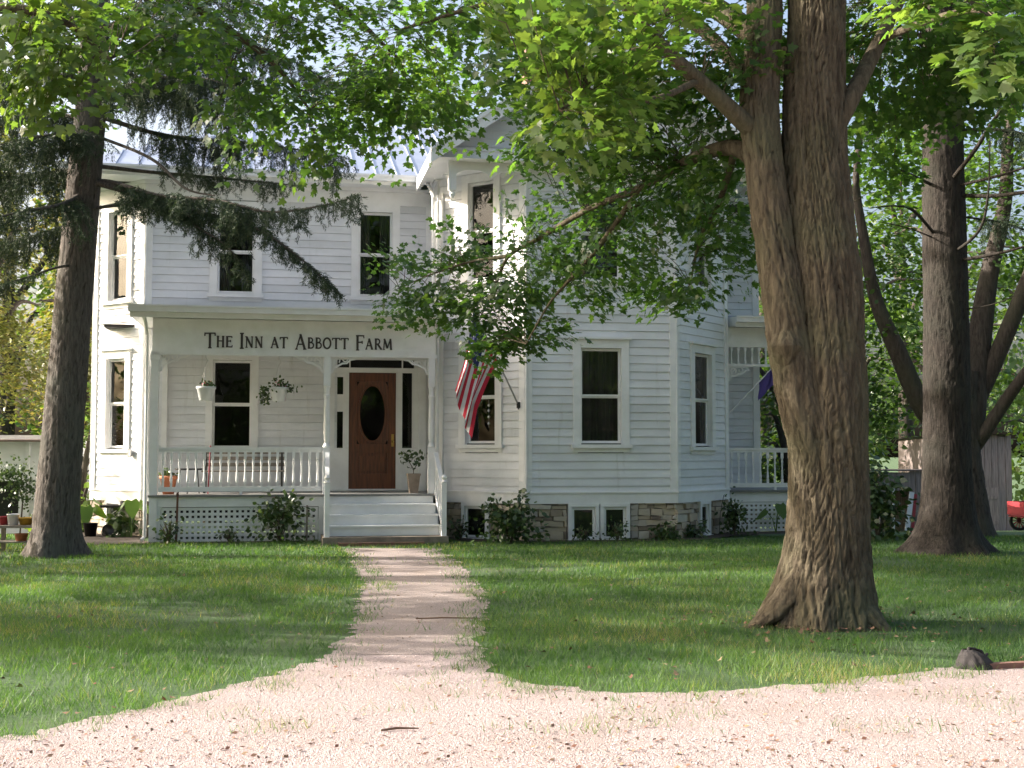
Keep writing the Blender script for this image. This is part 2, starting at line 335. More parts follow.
# one gravel sheet: path (down from the steps) + drive
drive = LE[::-1] + RE + [(60, 16), (60, -30), (-60, -30), (-60, 1)]
from mathutils.geometry import delaunay_2d_cdt
def sheet(pts, z):
    m = MB(); vs = [Vector(p) for p in pts]; n = len(vs)
    ov, oe, of, *_ = delaunay_2d_cdt(vs, [], [tuple(range(n))], 1, 1e-5)
    m._add([(v.x, v.y, z) for v in ov], [tuple(f) for f in of]); return m
def offset(E, sgn, w):
    A = np.array(E); d = np.gradient(A, axis=0); k = np.ones(25) / 25; d = np.stack([np.convolve(np.pad(d[:, i], 12, 'edge'), k, 'valid') for i in (0, 1)], 1); d /= np.linalg.norm(d, axis=1)[:, None] + 1e-9
    n = np.stack([d[:, 1], -d[:, 0]], 1) * sgn; return [tuple(p) for p in A + n * w]
drive_wide = offset(LE, 1, .13)[::-1] + offset(RE, -1, .13) + [(60, 16.5), (60, -30), (-60, -30), (-60, 1.5)]
m = sheet(drive_wide, .006); tag(m.build('gravel_drive', M['gravel']), kind='structure')
splitL = [p for p in LE if p[1] > 10.0]; splitR = [p for p in RE if p[1] > 10.0 and p[0] < 1.5]
pp = offset(splitL, 1, .03)[::-1] + offset(splitR, -1, .03)
m = sheet(pp, .010); tag(m.build('gravel_path', M['pathgravel']), kind='structure')
def _unused(): pass
def inpoly(x, y, poly):
    P = np.array(poly); x0, y0 = P[:, 0], P[:, 1]; x1, y1 = np.roll(x0, -1), np.roll(y0, -1); c = np.zeros(x.shape, bool)
    for a, b, c_, d in zip(x0, y0, x1, y1):
        if b == d: continue
        k = ((b > y) != (d > y)) & (x < (c_ - a) * (y - b) / (d - b) + a); c ^= k
    return c
# far driveway, sunlit, by the barn
m = MB(); m.quad((13.5, 25.2, gz(25.2) + .006), (40, 24, .006), (40, 27.5, gz(27.5) + .05), (12, 27.5, gz(27.5) + .05)); tag(m.build('far_drive', M['gravel']), kind='structure')

# planting bed along the house
def bed(name, pts):
    m = MB(); P = [HW(u, v) for u, v in pts]; m.poly([(p[0], p[1], .014) for p in P]); return tag(m.build(name, M['soil']), kind='structure')
bed('bed_soil', [(-2.2, -.35), (-1, -.4), (1, -.38), (2.9, -.35), (2.95, .2), (-.2, .4), (-.4, 1.9), (-1.6, 3.1), (-2.3, 3.0)])
bed('bed_soil', [(5.3, -.35), (6.3, -1.15), (8, -1.3), (9.9, -1.25), (11.2, .15), (13.8, .3), (13.8, 1.1), (11.3, .95), (9.6, -.75), (6.6, -.75), (5.35, .55)])

# grass blades
def blades():
    K = 370000
    u = rng.random(K); d = 6.6 * (25.5 / 6.6) ** (u ** .9); x = (rng.random(K) - .5) * 2 * (.54 * d + 1.1); y = d
    ex = (fbm(x * 1.7 + 11, y * 1.7, 41) - .5) * .9 + rng.normal(0, .10, K); ey = (fbm(x * 1.9 + 3, y * 1.9 + 8, 43) - .5) * .7 + rng.normal(0, .10, K); am = np.minimum(1, .35 + y / 20)
    keep = ~inpoly(x + ex * am * .55, y + ey * am * .55, drive)
    EP = np.array(LE[::3] + RE[::3]); dist = np.full(K, 9.); near = np.abs(x) < 9
    for e0 in range(0, len(EP), 40):
        blk = EP[e0:e0 + 40]; dd = np.sqrt(((x[:, None] - blk[None, :, 0]) ** 2 + (y[:, None] - blk[None, :, 1]) ** 2).min(1)); dist = np.minimum(dist, dd)
    far_in = inpoly(x, y, drive); patchy = fbm(x * 3.3 + 15, y * 3.3 + 4, 91)
    keep |= far_in & (dist < .26) & (patchy > .46 + dist * .9)
    keep &= ~(~far_in & (dist < .26) & (patchy > .46 + dist * .9) & (rng.random(K) < .7))
    keep &= ~(far_in & (rng.random(K) < .35)); tufty = inpoly(x, y, drive) & (fbm(x * 1.3 + 7, y * 2.2 + 5, 55) > .63) & (rng.random(K) < .12) & (y > 7.2); keep |= tufty
    # straggling tufts in the gravel edge
    h = np.array([O2 @ U2, O2 @ V2]); uu = x * U2[0] + y * U2[1] - h[0]; vv = x * V2[0] + y * V2[1] - h[1]
    keep &= ~((uu > -2.2) & (vv > np.where((uu > 5.4) & (uu < 11), -1.15, -.35)))
    keep &= ~((x + 7.2) ** 2 + (y - 19.7) ** 2 < .2) & ~((x - 2.93) ** 2 + (y - 11.85) ** 2 < .16) & ~(((x - 2.93) ** 2 + (y - 11.8) ** 2 < .9) & (rng.random(K) < .6))
    bare = fbm(x * .7 + 20, y * .7 + 20, 3); keep &= rng.random(K) > np.clip((bare - .52) * 3.5, 0, .8)
    x, y = x[keep], y[keep]; n = len(x)
    tuft = fbm(x * 2.5, y * 2.5, 11)
    hgt = (.035 + .045 * rng.random(n)) * (.55 + .9 * tuft); wid = np.maximum(.0045, y * .00052) * (.7 + .6 * rng.random(n))
    a = rng.random(n) * 2 * np.pi; la = rng.random(n) * 2 * np.pi; ln = hgt * (.25 + .8 * rng.random(n))
    z = np.where(y < 24, 0, -(y - 24) * .052) + .002
    b0 = np.stack([x - np.cos(a) * wid / 2, y - np.sin(a) * wid / 2, z], 1); b1 = np.stack([x + np.cos(a) * wid / 2, y + np.sin(a) * wid / 2, z], 1)
    tp = np.stack([x + np.cos(la) * ln, y + np.sin(la) * ln, z + hgt], 1)
    dry = fbm(x * .9 + 5, y * .9, 21)
    patch = fbm(x * .45 + 31, y * .8 + 9, 77)
    var = np.clip(.05 + .38 * rng.random(n) + .35 * (tuft - .4) + .9 * (patch - .45) + np.where(rng.random(n) < np.clip((dry - .45) * 1.3, .02, .5), .5, 0), 0, 1)
    # edge strip gets taller, paler blades
    o = np_mesh('lawn_grass', np.stack([b0, b1, tp], 1), 3, M['grass'], var); tag(o, 'short shaggy green grass covering the lawn', 'grass', kind='stuff')
blades()

def pebbles():
    K = 26000; d = 6.2 * (22 / 6.2) ** (rng.random(K) ** 1.6); x = (rng.random(K) - .5) * (.95 * d + 1); y = d
    k = inpoly(x, y, drive); x, y = x[k], y[k]; n = len(x)
    s = (.003 + .007 * rng.random(n) ** 3) * np.maximum(1, y / 10); a = rng.random(n) * 6.28
    q = np.array([[1, 0, 0], [0, 1, 0], [-1, 0, 0], [0, -1, 0], [0, 0, .8]])
    fs = [(0, 1, 4), (1, 2, 4), (2, 3, 4), (3, 0, 4)]
    ca, sa = np.cos(a), np.sin(a); st = .6 + .5 * rng.random(n)
    P = np.zeros((n, 5, 3))
    for i in range(5):
        px, py = q[i, 0] * s, q[i, 1] * s * st; P[:, i, 0] = x + ca * px - sa * py; P[:, i, 1] = y + sa * px + ca * py; P[:, i, 2] = .008 + q[i, 2] * s * .9
    V = np.concatenate([P[:, list(f)] for f in fs]); var = np.tile(rng.random(n), 4)
    tag(np_mesh('loose_gravel', V, 3, M['pebble'], var), 'loose pink gravel stones over the drive and path', 'gravel', kind='stuff')
    # brown litter
    K = 9000; d = 6.3 + 8 * rng.random(K) ** 1.5; x = (rng.random(K) - .5) * d * .9; y = d
    k = inpoly(x, y, drive) & (fbm(x * .8 + 3, y * 1.5, 31) > .42); x, y = x[k], y[k]; n = len(x); a = rng.random(n) * 6.28; s = .004 + .018 * rng.random(n) ** 4
    c = np.stack([x, y, np.full(n, .014)], 1); dx = np.stack([np.cos(a) * s, np.sin(a) * s, .3 * s * rng.random(n)], 1); dy = np.stack([-np.sin(a) * s * .5, np.cos(a) * s * .5, .3 * s], 1)
    tag(np_mesh('leaf_litter', np.stack([c - dx, c - dy, c + dx, c + dy], 1), 4, M['litter'], rng.random(n)), 'scattered dry brown leaf litter on the gravel', 'litter', kind='stuff')
pebbles()
def fallen():
    K = 700; y = 7.5 + 13 * rng.random(K) ** 1.3; x = (rng.random(K) - .5) * y * .95; k = 260; a = rng.random(k) * 6.28; q = .45 + rng.random(k) ** 1.5 * 1.1
    x[:k] = 2.93 + np.cos(a) * q; y[:k] = 11.8 + np.sin(a) * q; kp = ~inpoly(x, y, drive); x, y = x[kp], y[kp]; n = len(x)
    sh_ = np.array([(0, 0), (.30, .1), (.5, .46), (.22, .52), (0, 1.0), (-.22, .52), (-.5, .46), (-.30, .1)]); a = rng.random(n) * 6.28; s = .022 + .035 * rng.random(n)
    V = np.zeros((n, 8, 3)); tl = rng.normal(0, .35, n)
    for i, (u, v) in enumerate(sh_): V[:, i, 0] = x + s * (u * np.cos(a) - v * np.sin(a)); V[:, i, 1] = y + s * (u * np.sin(a) + v * np.cos(a)); V[:, i, 2] = .035 + s * (u * tl + .3 * abs(u))
    tag(np_mesh('fallen_leaves', V, 8, M['litter'], rng.random(n)), 'scattered brown fallen leaves in the lawn and round the big trunk', 'leaves', kind='stuff')
fallen()
def stick(px, py, ln, ang, label):
    x, y = gnd(px, py); m = MB(); c, s = math.cos(ang), math.sin(ang)
    m.tube([(-ln / 2 * c, -ln / 2 * s, .016), (-ln * .1 * c, -ln * .1 * s + .01, .022), (ln / 2 * c, ln / 2 * s, .016)], [.006, .008, .004], 5)
    o = m.build('twig', M['litter']); o.location = (x, y, 0); tag(o, label, 'twig')
stick(448, 620, .62, .05, 'thin dark twig lying across the gravel path halfway to the steps')
stick(400, 732, .22, .25, 'reddish twig lying on the gravel drive in the foreground')

# ------------------------------------------------------------------ THE HOUSE (local coordinates u, v, z)
house = empty('farmhouse', (O2[0], O2[1], 0), PHI, 'white clapboard two-storey farmhouse inn with lettered front porch and projecting bay', 'house')
HT = 6.98
class Wf:
    def __init__(s, A, B):
        s.A = np.array(A, float); s.B = np.array(B, float); d = s.B - s.A; s.L = float(np.hypot(*d)); s.d = d / s.L; s.n = np.array([s.d[1], -s.d[0]])
    def p(s, q, z, n=0.0):
        w = s.A + s.d * q + s.n * n; return (w[0], w[1], z)
    def box(s, m, s0, s1, z0, z1, n0, n1):
        m.hexa([s.p(s0, z0, n1), s.p(s1, z0, n1), s.p(s1, z0, n0), s.p(s0, z0, n0), s.p(s0, z1, n1), s.p(s1, z1, n1), s.p(s1, z1, n0), s.p(s0, z1, n0)])
def clap(w, z0, z1, openings, name='wall', step=.153):
    m = MB(); k = 0; z = z0
    while z < z1 - .01:
        zt = min(z + step, z1); iv = [(0.0, w.L)]
        cuts = sorted((a, b) for a, b, c, d in openings if c < zt - .002 and d > z + .002)
        segs = []; cur = 0.0
        for a, b in cuts: segs.append((cur, a)); cur = b
        segs.append((cur, w.L))
        m.cv = random.random(); nb, ntp = .018, .002; j = (random.random() - .5) * .002
        for a, b in segs:
            if b - a < .02: continue
            m.quad(w.p(a, z, nb + j), w.p(b, z, nb + j), w.p(b, zt - .004, ntp), w.p(a, zt - .004, ntp))
            m.quad(w.p(a, z, -.035), w.p(b, z, -.035), w.p(b, z, nb + j), w.p(a, z, nb + j)); m.quad(w.p(a, zt - .004, ntp), w.p(b, zt - .004, ntp), w.p(b, zt - .013, -.035), w.p(a, zt - .013, -.035))
            m.quad(w.p(a, z, -.06), w.p(a, zt, -.06), w.p(b, zt, -.06), w.p(b, z, -.06))
        z = zt
    return m.build(name, M['siding'], house)
def window(w, s0, s1, z0, z1, curtain=0, cas=.15, hood=True, sill=True, meet=.5, label=None, storm=False, name='window'):
    "s0..s1,z0..z1 is the glass opening"
    m = MB(); c = cas
    w.box(m, s0 - c, s0, z0 - .02, z1 + .02, -.03, .045); w.box(m, s1, s1 + c, z0 - .02, z1 + .02, -.03, .045)
    w.box(m, s0 - c, s1 + c, z1 + .02, z1 + c + .03, -.03, .047)
    # reveal
    w.box(m, s0 - .015, s0 + .004, z0, z1, -.14, -.032); w.box(m, s1 - .004, s1 + .015, z0, z1, -.14, -.032); w.box(m, s0, s1, z1 - .004, z1 + .015, -.14, -.032)
    if hood: w.box(m, s0 - c - .04, s1 + c + .04, z1 + c + .032, z1 + c + .075, -.02, .10)
    fr = m.build(name, M['trim'], house)
    if label: fr['label'] = label
    if sill:
        m = MB(); w.box(m, s0 - c - .04, s1 + c + .04, z0 - .09, z0 - .022, -.13, .09); w.box(m, s0 - c, s1 + c, z0 - .17, z0 - .092, -.02, .03); m.build('sill', M['trim'], fr)
    zm = z0 + (z1 - z0) * meet; m = MB(); f = .042
    for a, b, dn in ((z0, zm, -.075), (zm, z1, -.045)):
        w.box(m, s0 + .005, s0 + f, a, b, dn - .03, dn); w.box(m, s1 - f, s1 - .005, a, b, dn - .03, dn)
        w.box(m, s0 + f, s1 - f, a, a + f * (1.1 if a == z0 else .8), dn - .03, dn); w.box(m, s0 + f, s1 - f, b - f * .8, b, dn - .03, dn)
    m.build('sash', M['trim'], fr)
    m = MB(); m.quad(w.p(s0 + f, z0 + f, -.092), w.p(s1 - f, z0 + f, -.092), w.p(s1 - f, zm, -.092), w.p(s0 + f, zm, -.092)); m.build('pane', M['glass'], fr)
    m = MB(); m.quad(w.p(s0 + f, zm, -.062), w.p(s1 - f, zm, -.062), w.p(s1 - f, z1 - f, -.062), w.p(s0 + f, z1 - f, -.062)); m.build('pane', M['glass'], fr)
    if curtain:
        m = MB(); wd = (s1 - s0); n = 26
        for side in ((0, 1) if curtain == 2 else (0,)):
            a, b = (s0, s0 + wd * .36) if side == 0 else (s1 - wd * .36, s1)
            if curtain == 1: a, b = s0, s1
            for i in range(n):
                q0 = a + (b - a) * i / n; q1 = a + (b - a) * (i + 1) / n; d0 = -.20 + .018 * math.sin(i * 1.3); d1 = -.20 + .018 * math.sin((i + 1) * 1.3)
                m.quad(w.p(q0, z0, d0), w.p(q1, z0, d1), w.p(q1, z1, d1), w.p(q0, z1, d0))
        m.build('curtain', M['curtain'], fr)
    return fr
def op(s0, s1, z0, z1, g=.06): return (s0 - g, s1 + g, z0 - g, z1 + g)

W_lf = Wf((-1.5, 3.0), (-.4, 1.9)); W_ls = Wf((-1.5, 12), (-1.5, 3.0)); W_mf = Wf((-.4, 1.9), (5.25, 1.9)); W_ws = Wf((5.25, 1.9), (5.25, .65))
W_bl = Wf((5.25, .65), (6.68, -.78)); W_bf = Wf((6.68, -.78), (9.58, -.78)); W_br = Wf((9.58, -.78), (11.18, .82)); W_rs = Wf((11.18, .82), (11.18, 3.0))
W_rf = Wf((11.18, 3.0), (12.72, 3.0)); W_rr = Wf((12.72, 3.0), (12.72, 12)); W_bk = Wf((12.72, 12), (-1.5, 12))
FB = .70
lf_w = [(.44, 1.02, 1.72, 3.48), (.44, 1.02, 4.68, 6.45)]
mf_lo = [(1.31, 2.07, 1.72, 3.44)]; mf_up = [(1.37, 2.09, 4.80, 6.46), (4.16, 4.84, 4.80, 6.50)]
bl_w = [(.66, 1.36, 1.80, 3.55), (.72, 1.32, 4.92, 6.78)]
bf_w = [(1.05, 1.83, 1.80, 3.56), (1.05, 1.83, 4.90, 6.60)]
br_w = [(.74, 1.50, 1.76, 3.55), (.74, 1.50, 4.9, 6.6)]
clap(W_lf, FB, HT, [op(*a) for a in lf_w]); clap(W_ls, FB, HT, []); clap(W_ws, FB, HT, [])
# door opening in main front: s 3.55..5.3
clap(W_mf, FB, HT, [op(*a) for a in mf_lo + mf_up] + [(3.75, 5.55, .7, 3.52)])
clap(W_bl, FB, HT, [op(*a) for a in bl_w]); clap(W_bf, FB, HT, [op(*a) for a in bf_w]); clap(W_br, FB, HT, [op(*a) for a in br_w])
clap(W_rs, FB, HT, []); clap(W_rf, FB, HT, []); clap(W_rr, FB, HT, []); clap(W_bk, FB, HT, [])
window(W_lf, *lf_w[0], curtain=0); window(W_lf, *lf_w[1], curtain=1)
window(W_mf, *mf_lo[0], curtain=0, cas=.13, hood=False); window(W_mf, *mf_up[0], curtain=2, hood=False); window(W_mf, *mf_up[1], curtain=2, hood=False)
fw_ = window(W_bl, *bl_w[0], curtain=0, label='window behind the draped flag, white ornament hung inside'); window(W_bl, *bl_w[1], curtain=0, hood=False)
m = MB(); q_ = W_bl.p(1.12, 2.36, -.105)
m.tube([(q_[0], q_[1], 2.62), (q_[0], q_[1], 2.1)], .003, 4)
for z_ in (2.18, 2.30, 2.42, 2.52): m.lathe([(0, -.04), (.022, -.015), (.026, .01), (0, .04)], (q_[0], q_[1], z_), 8)
m.build('hanging_ornament', M['white_plastic'], fw_)
window(W_bf, *bf_w[0], curtain=1); window(W_bf, *bf_w[1], curtain=2); window(W_br, *br_w[0], curtain=2); window(W_br, *br_w[1], curtain=2)
# interior
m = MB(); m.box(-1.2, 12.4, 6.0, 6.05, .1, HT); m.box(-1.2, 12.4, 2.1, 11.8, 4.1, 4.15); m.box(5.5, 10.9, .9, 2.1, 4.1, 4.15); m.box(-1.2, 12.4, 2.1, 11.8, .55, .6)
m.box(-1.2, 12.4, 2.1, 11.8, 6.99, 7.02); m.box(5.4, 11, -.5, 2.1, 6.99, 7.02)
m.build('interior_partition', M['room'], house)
# corner boards, water table, frieze boards
for w in (W_lf, W_mf, W_ws, W_bl, W_bf, W_br, W_rs, W_rf, W_ls, W_rr):
    e = .12 if w.L > 1.3 else .09
    m = MB(); w.box(m, -.028, e, FB + .002, HT - .3, -.02, .034); m.build('corner_board', M['trim'], house)
    m = MB(); w.box(m, w.L - e, w.L + .028, FB + .002, HT - .3, -.02, .034); m.build('corner_board', M['trim'], house)
m = MB()
for w in (W_lf, W_mf, W_ws, W_bl, W_bf, W_br, W_rs, W_rf, W_ls, W_rr):
    w.box(m, -.02, w.L + .02, FB - .02, FB + .17, -.03, .040); w.box(m, -.03, w.L + .03, FB + .172, FB + .20, -.03, .06)
m.build('water_table', M['trim'], house)
for w in (W_lf, W_mf, W_ws, W_rs, W_rf, W_ls):
    m = MB(); w.box(m, -.02, w.L + .02, HT - .32, HT - .052, -.02, .042); w.box(m, -.04, w.L + .04, HT - .05, HT + .022, -.02, .10)
    m.build('frieze_board', M['trim'], house)
# foundation stones
def foundation(w, holes):
    m = MB(); w.box(m, 0, w.L, -1.0, FB - .022, -.25, -.03); mo = m.build('foundation', M['mortar'], house)
    m = MB(); z = -.15
    while z < FB - .03:
        h = random.uniform(.07, .17); zt = min(z + h, FB - .025); s = -.02
        while s < w.L:
            l = random.uniform(.10, .48); e = min(s + l, w.L + .01)
            for a, b, c, d in holes:
                if s < a < e: e = a
                if a <= s < b: s = b; e = max(e, s + .15)
            if e - s > .03:
                m.cv = random.random(); g = .006; n1 = random.uniform(-.015, .04); J = lambda a: a + random.uniform(-.016, .016)
                m.hexa([w.p(s + g, J(z + g), -.05), w.p(e - g, J(z + g), -.05), w.p(e - g, J(z + g), -.06), w.p(s + g, J(z + g), -.06)][:0] or
                       [w.p(J(s + g), J(z + g), n1), w.p(J(e - g), J(z + g), n1), w.p(e - g, z + g, -.05), w.p(s + g, z + g, -.05),
                        w.p(J(s + g), J(zt - g), n1 - random.uniform(0, .012)), w.p(J(e - g), J(zt - g), n1), w.p(e - g, zt - g, -.05), w.p(s + g, zt - g, -.05)])
            s = e
        z = zt
    m.build('fieldstones', M['stone'], mo)
def cellar_window(w, s0, s1, z0=.02, z1=.62, open_=False):
    m = MB(); c = .07
    w.box(m, s0, s0 + c, z0, z1, -.05, .045); w.box(m, s1 - c, s1, z0, z1, -.05, .045); w.box(m, s0, s1, z1, z1 + .06, -.05, .05); w.box(m, s0 - .02, s1 + .02, z0 - .06, z0, -.05, .08)
    fr = m.build('cellar_window', M['trim'], house)
    m = MB(); a, b = s0 + c, s1 - c
    w.box(m, a + .003, a + .05, z0 + .01, z1 - .005, -.03, 0); w.box(m, b - .05, b - .003, z0 + .01, z1 - .005, -.03, 0); w.box(m, a + .05, b - .05, z1 - .055, z1 - .005, -.03, 0); w.box(m, a + .05, b - .05, z0 + .01, z0 + .05, -.03, 0)
    m.build('sash', M['trim'], fr)
    m = MB(); m.quad(w.p(a + .05, z0 + .05, -.012), w.p(b - .05, z0 + .05, -.012), w.p(b - .05, z1 - .055, -.012), w.p(a + .05, z1 - .055, -.012)); m.build('pane', M['glass'], fr)
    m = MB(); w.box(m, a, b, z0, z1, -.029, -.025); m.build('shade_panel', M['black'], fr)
ch = {id(W_lf): [(.45, .98, 0, .64)], id(W_bl): [(.55, 1.25, 0, .64)], id(W_bf): [(.78, 2.0, 0, .64)], id(W_br): [(.9, 1.42, 0, .64)]}
for w in (W_lf, W_ls, W_ws, W_bl, W_bf, W_br, W_rs, W_rf, W_rr): foundation(w, ch.get(id(w), []))
cellar_window(W_lf, .47, .96); cellar_window(W_bl, .58, 1.22); cellar_window(W_bf, .80, 1.39); cellar_window(W_bf, 1.41, 1.98); cellar_window(W_br, .93, 1.4)

# roofs
def metal_roof(pts_fn, nu, nv_seams, name):
    pass
m = MB()
ez = HT + .04
E0, E1 = (-2.0, 1.35), (5.0, 1.35)
# main roof: front slope with hip at the left, standing seams
ridgeL = (1.9, 6.6, 9.55); ridgeR = (12.5, 6.6, 9.55)
m.quad((-2.0, 1.35, ez + .12), (13.2, 1.35, ez + .12), ridgeR, ridgeL)
m.poly([(-2.0, 12.4, ez + .12), (-2.0, 1.35, ez + .12), ridgeL])
m.poly([(13.2, 1.35, ez + .12), (13.2, 12.4, ez + .12), ridgeR])
m.quad((13.2, 12.4, ez + .12), (-2.0, 12.4, ez + .12), ridgeL, ridgeR)
for i in range(36):
    u = -1.8 + i * .42
    vr = 6.6 if u > 1.9 else 1.35 + (6.6 - 1.35) * (u + 2.0) / 3.9
    zr = ez + .12 + (9.55 - ez - .12) * (vr - 1.35) / 5.25
    if vr - 1.35 > .3: m.bar((u, 1.37, ez + .135), (u, vr, zr + .015), .02, .035)
roof = m.build('roof', M['roof'], house)
m = MB(); m.box(-2.0, 5.0, 1.36, 3.3, ez - .02, ez + .005); m.box(10.9, 13.2, 1.4, 3.2, ez - .02, ez + .005); m.box(-2.0, -1.4, 3.3, 12.3, ez - .02, ez + .005)
m.box(-2.02, 5.0, 1.33, 1.36, ez - .05, ez + .13); m.box(-2.03, -2.0, 1.33, 12.4, ez - .05, ez + .13)
m.build('soffit', M['trim'], roof)
def gutter(mb, a, b, r=.06):
    a = Vector(a); b = Vector(b); mb.tube([a, b], r, 8)
m = MB(); m.box(-2.06, 4.95, 1.22, 1.328, ez + .01, ez + .12); m.box(-2.06, 4.95, 1.20, 1.222, ez + .09, ez + .135)
m.tube([(5.06, 1.1, ez - .02), (5.09, .75, ez - .22), (5.13, .58, ez - .42), (5.13, .56, 4.6)], .04, 8)      # downspout elbow
m.build('gutter', M['trim'], house)
# bay gable roof
pk = (8.13, 9.35); el, er = 4.85, 11.5; eh = HT + .10; gv = -1.25
sl_ = (pk[1] - eh) / (pk[0] - el)
m = MB()
m.quad((el, gv, eh), (pk[0], gv, pk[1]), (pk[0], 7, pk[1]), (el, 7, eh)); m.quad((pk[0], gv, pk[1]), (er, gv, eh), (er, 7, eh), (pk[0], 7, pk[1]))
m.quad((el, 7, eh - .07), (pk[0], 7, pk[1] - .07), (pk[0], gv, pk[1] - .07), (el, gv, eh - .07)); m.quad((pk[0], 7, pk[1] - .07), (er, 7, eh - .07), (er, gv, eh - .07), (pk[0], gv, pk[1] - .07))
for i in range(12):
    v = gv + .2 + i * .5
    m.bar((el, v, eh + .015), (pk[0], v, pk[1] + .015), .02, .03); m.bar((pk[0], v, pk[1] + .015), (er, v, eh + .015), .02, .03)
gr = m.build('gable_roof', M['roof'], house)
m = MB()
for x0, z0, x1, z1 in ((el, eh, *pk), (*pk, er, eh)):
    m.hexa([(x0, gv - .03, z0 - .24), (x1, gv - .03, z1 - .24), (x1, gv + .01, z1 - .24), (x0, gv + .01, z0 - .24), (x0, gv - .03, z0 + .02), (x1, gv - .03, z1 + .02), (x1, gv + .01, z1 + .02), (x0, gv + .01, z0 + .02)])
    m.hexa([(x0, gv - .06, z0 - .02), (x1, gv - .06, z1 - .02), (x1, gv - .032, z1 - .02), (x0, gv - .032, z0 - .02), (x0, gv - .06, z0 + .06), (x1, gv - .06, z1 + .06), (x1, gv - .032, z1 + .06), (x0, gv - .032, z0 + .06)])
m.box(el, el + .03, gv, 1.2, eh - .24, eh + .0); m.box(er - .03, er, gv, 1.2, eh - .24, eh)
m.build('rake_board', M['trim'], gr)
# gable wall (rectangular plan, overhanging the canted corners)
w = Wf((5.25, -.80), (11.18, -.80)); m = MB(); z = HT + .0
while z < pk[1] - .15:
    dz = .153; a = max(0.0, (z + dz - eh + .07) / sl_ + el - 5.25 + .02); b = min(w.L, er - (z + dz - eh + .07) / sl_ - 5.25)
    a0 = max(0.0, (z - eh + .07) / sl_ + el - 5.25); b0 = min(w.L, er - (z - eh + .07) / sl_ - 5.25)
    if b - a < .1: break
    m.quad(w.p(a0, z, .02), w.p(b0, z, .02), w.p(b, z + dz, .003), w.p(a, z + dz, .003)); m.quad(w.p(a0, z, -.01), w.p(b0, z, -.01), w.p(b0, z, .02), w.p(a0, z, .02)); z += dz
m.build('gable_wall', M['siding'], house)
m = MB(); m.poly([(4.9, -1.22, HT - .012), (11.45, -1.22, HT - .012), (11.45, 1.2, HT - .012), (4.9, 1.2, HT - .012)])
m.build('gable_soffit', M['trim'], gr)
m = MB(); w = Wf((5.10, -.86), (11.33, -.86)); w.box(m, 0, w.L, HT - .01, HT + .2, 0, .05); w.box(m, -.03, w.L + .03, HT + .202, HT + .25, 0, .09)
# scalloped arch trim under the overhang
def arch_trim(m, a, b, ztop, drop, wv, n=2):
    L = (b[0] - a[0]) / n
    for i in range(n):
        pts = []; 
        for k in range(13):
            t = k / 12; x = a[0] + L * (i + t); zz = ztop - drop * (abs(2 * t - 1) ** 2.6)
            pts.append((x, zz))
        for (x0, z0), (x1, z1) in zip(pts[:-1], pts[1:]):
            m.hexa([(x0, wv - .02, z0), (x1, wv - .02, z1), (x1, wv + .02, z1), (x0, wv + .02, z0), (x0, wv - .02, ztop + .16), (x1, wv - .02, ztop + .16), (x1, wv + .02, ztop + .16), (x0, wv + .02, ztop + .16)])
arch_trim(m, (5.30,), (6.75,), HT - .16, .14, -.90, 2); arch_trim(m, (9.52,), (11.15,), HT - .16, .14, -.90, 2)
m.build('gable_cornice', M['trim'], house)
m = MB()   # corner bracket and pendant under the overhanging corner
m.box(5.22, 5.36, -.97, -.83, HT - .55, HT - .012); m.lathe([(.02, -.14), (.06, -.07), (.05, -.03), (.075, 0)], (5.29, -.90, HT - .55), 8)
m.tube([(5.29, -.86, HT - .5), (5.29, -.55, HT - .36), (5.27, -.3, HT - .16), (5.27, .1, HT - .05)], .035, 6)
m.build('corner_bracket', M['trim'], house)
# chimney
m = MB(); m.box(7.6, 8.3, 3.6, 4.3, 8.4, 10.55); m.box(7.55, 8.35, 3.55, 4.35, 10.55, 10.67); m.box(7.6, 8.3, 3.6, 4.3, 10.672, 10.8)
chm = m.build('chimney', M['brick'], roof)

# ---------------- front porch
def porch_roof(u0, u1, v0, v1, zg, zw, name):
    m = MB(); m.quad((u0, v0, zg), (u1, v0, zg), (u1, v1, zw), (u0, v1, zw)); m.quad((u0, v1, zw - .05), (u1, v1, zw - .05), (u1, v0, zg - .05), (u0, v0, zg - .05))
    n = int((u1 - u0) / .45)
    for i in range(n + 1): u = u0 + .02 + (u1 - u0 - .04) * i / n; m.bar((u, v0, zg + .01), (u, v1, zw + .01), .02, .03)
    o = m.build(name, M['roof'], house)
    m = MB(); m.box(u0, u1, v0 + .02, v1, zg - .17, zg - .15); m.box(u0, u1, v0 - .01, v0 + .018, zg - .2, zg - .002); m.poly([(u0, v0, zg - .15), (u0, v0, zg), (u0, v1, zw), (u0, v1, zg - .15)])
    m.poly([(u1, v0, zg - .15), (u1, v1, zg - .15), (u1, v1, zw), (u1, v0, zg)])
    m.build('soffit', M['trim'], o)
    m = MB(); m.box(u0 - .02, u1 + .02, v0 - .13, v0 - .012, zg - .11, zg + .0); m.box(u0 - .02, u1 + .02, v0 - .15, v0 - .13, zg - .02, zg + .015)
    m.tube([(u0 + .04, v0 - .06, zg - .1), (u0 + .1, v0 + .15, zg - .32)], .03, 6) if False else None
    m.build('gutter', M['trim'], o); return o
porch_roof(-.42, 5.22, -.42, 1.86, 4.24, 4.50, 'porch_roof')
m = MB(); m.box(-.06, 5.1, -.05, .03, 3.44, 4.06); m.box(-.06, .02, .03, 1.86, 3.44, 4.06); m.box(-.08, 5.12, -.07, -.052, 3.40, 3.46)
fb = m.build('porch_frieze', M['trim'], house)
m = MB(); m.box(.03, 5.2, .04, 1.84, 3.98, 4.0); m.build('porch_ceiling', M['trim'], house)
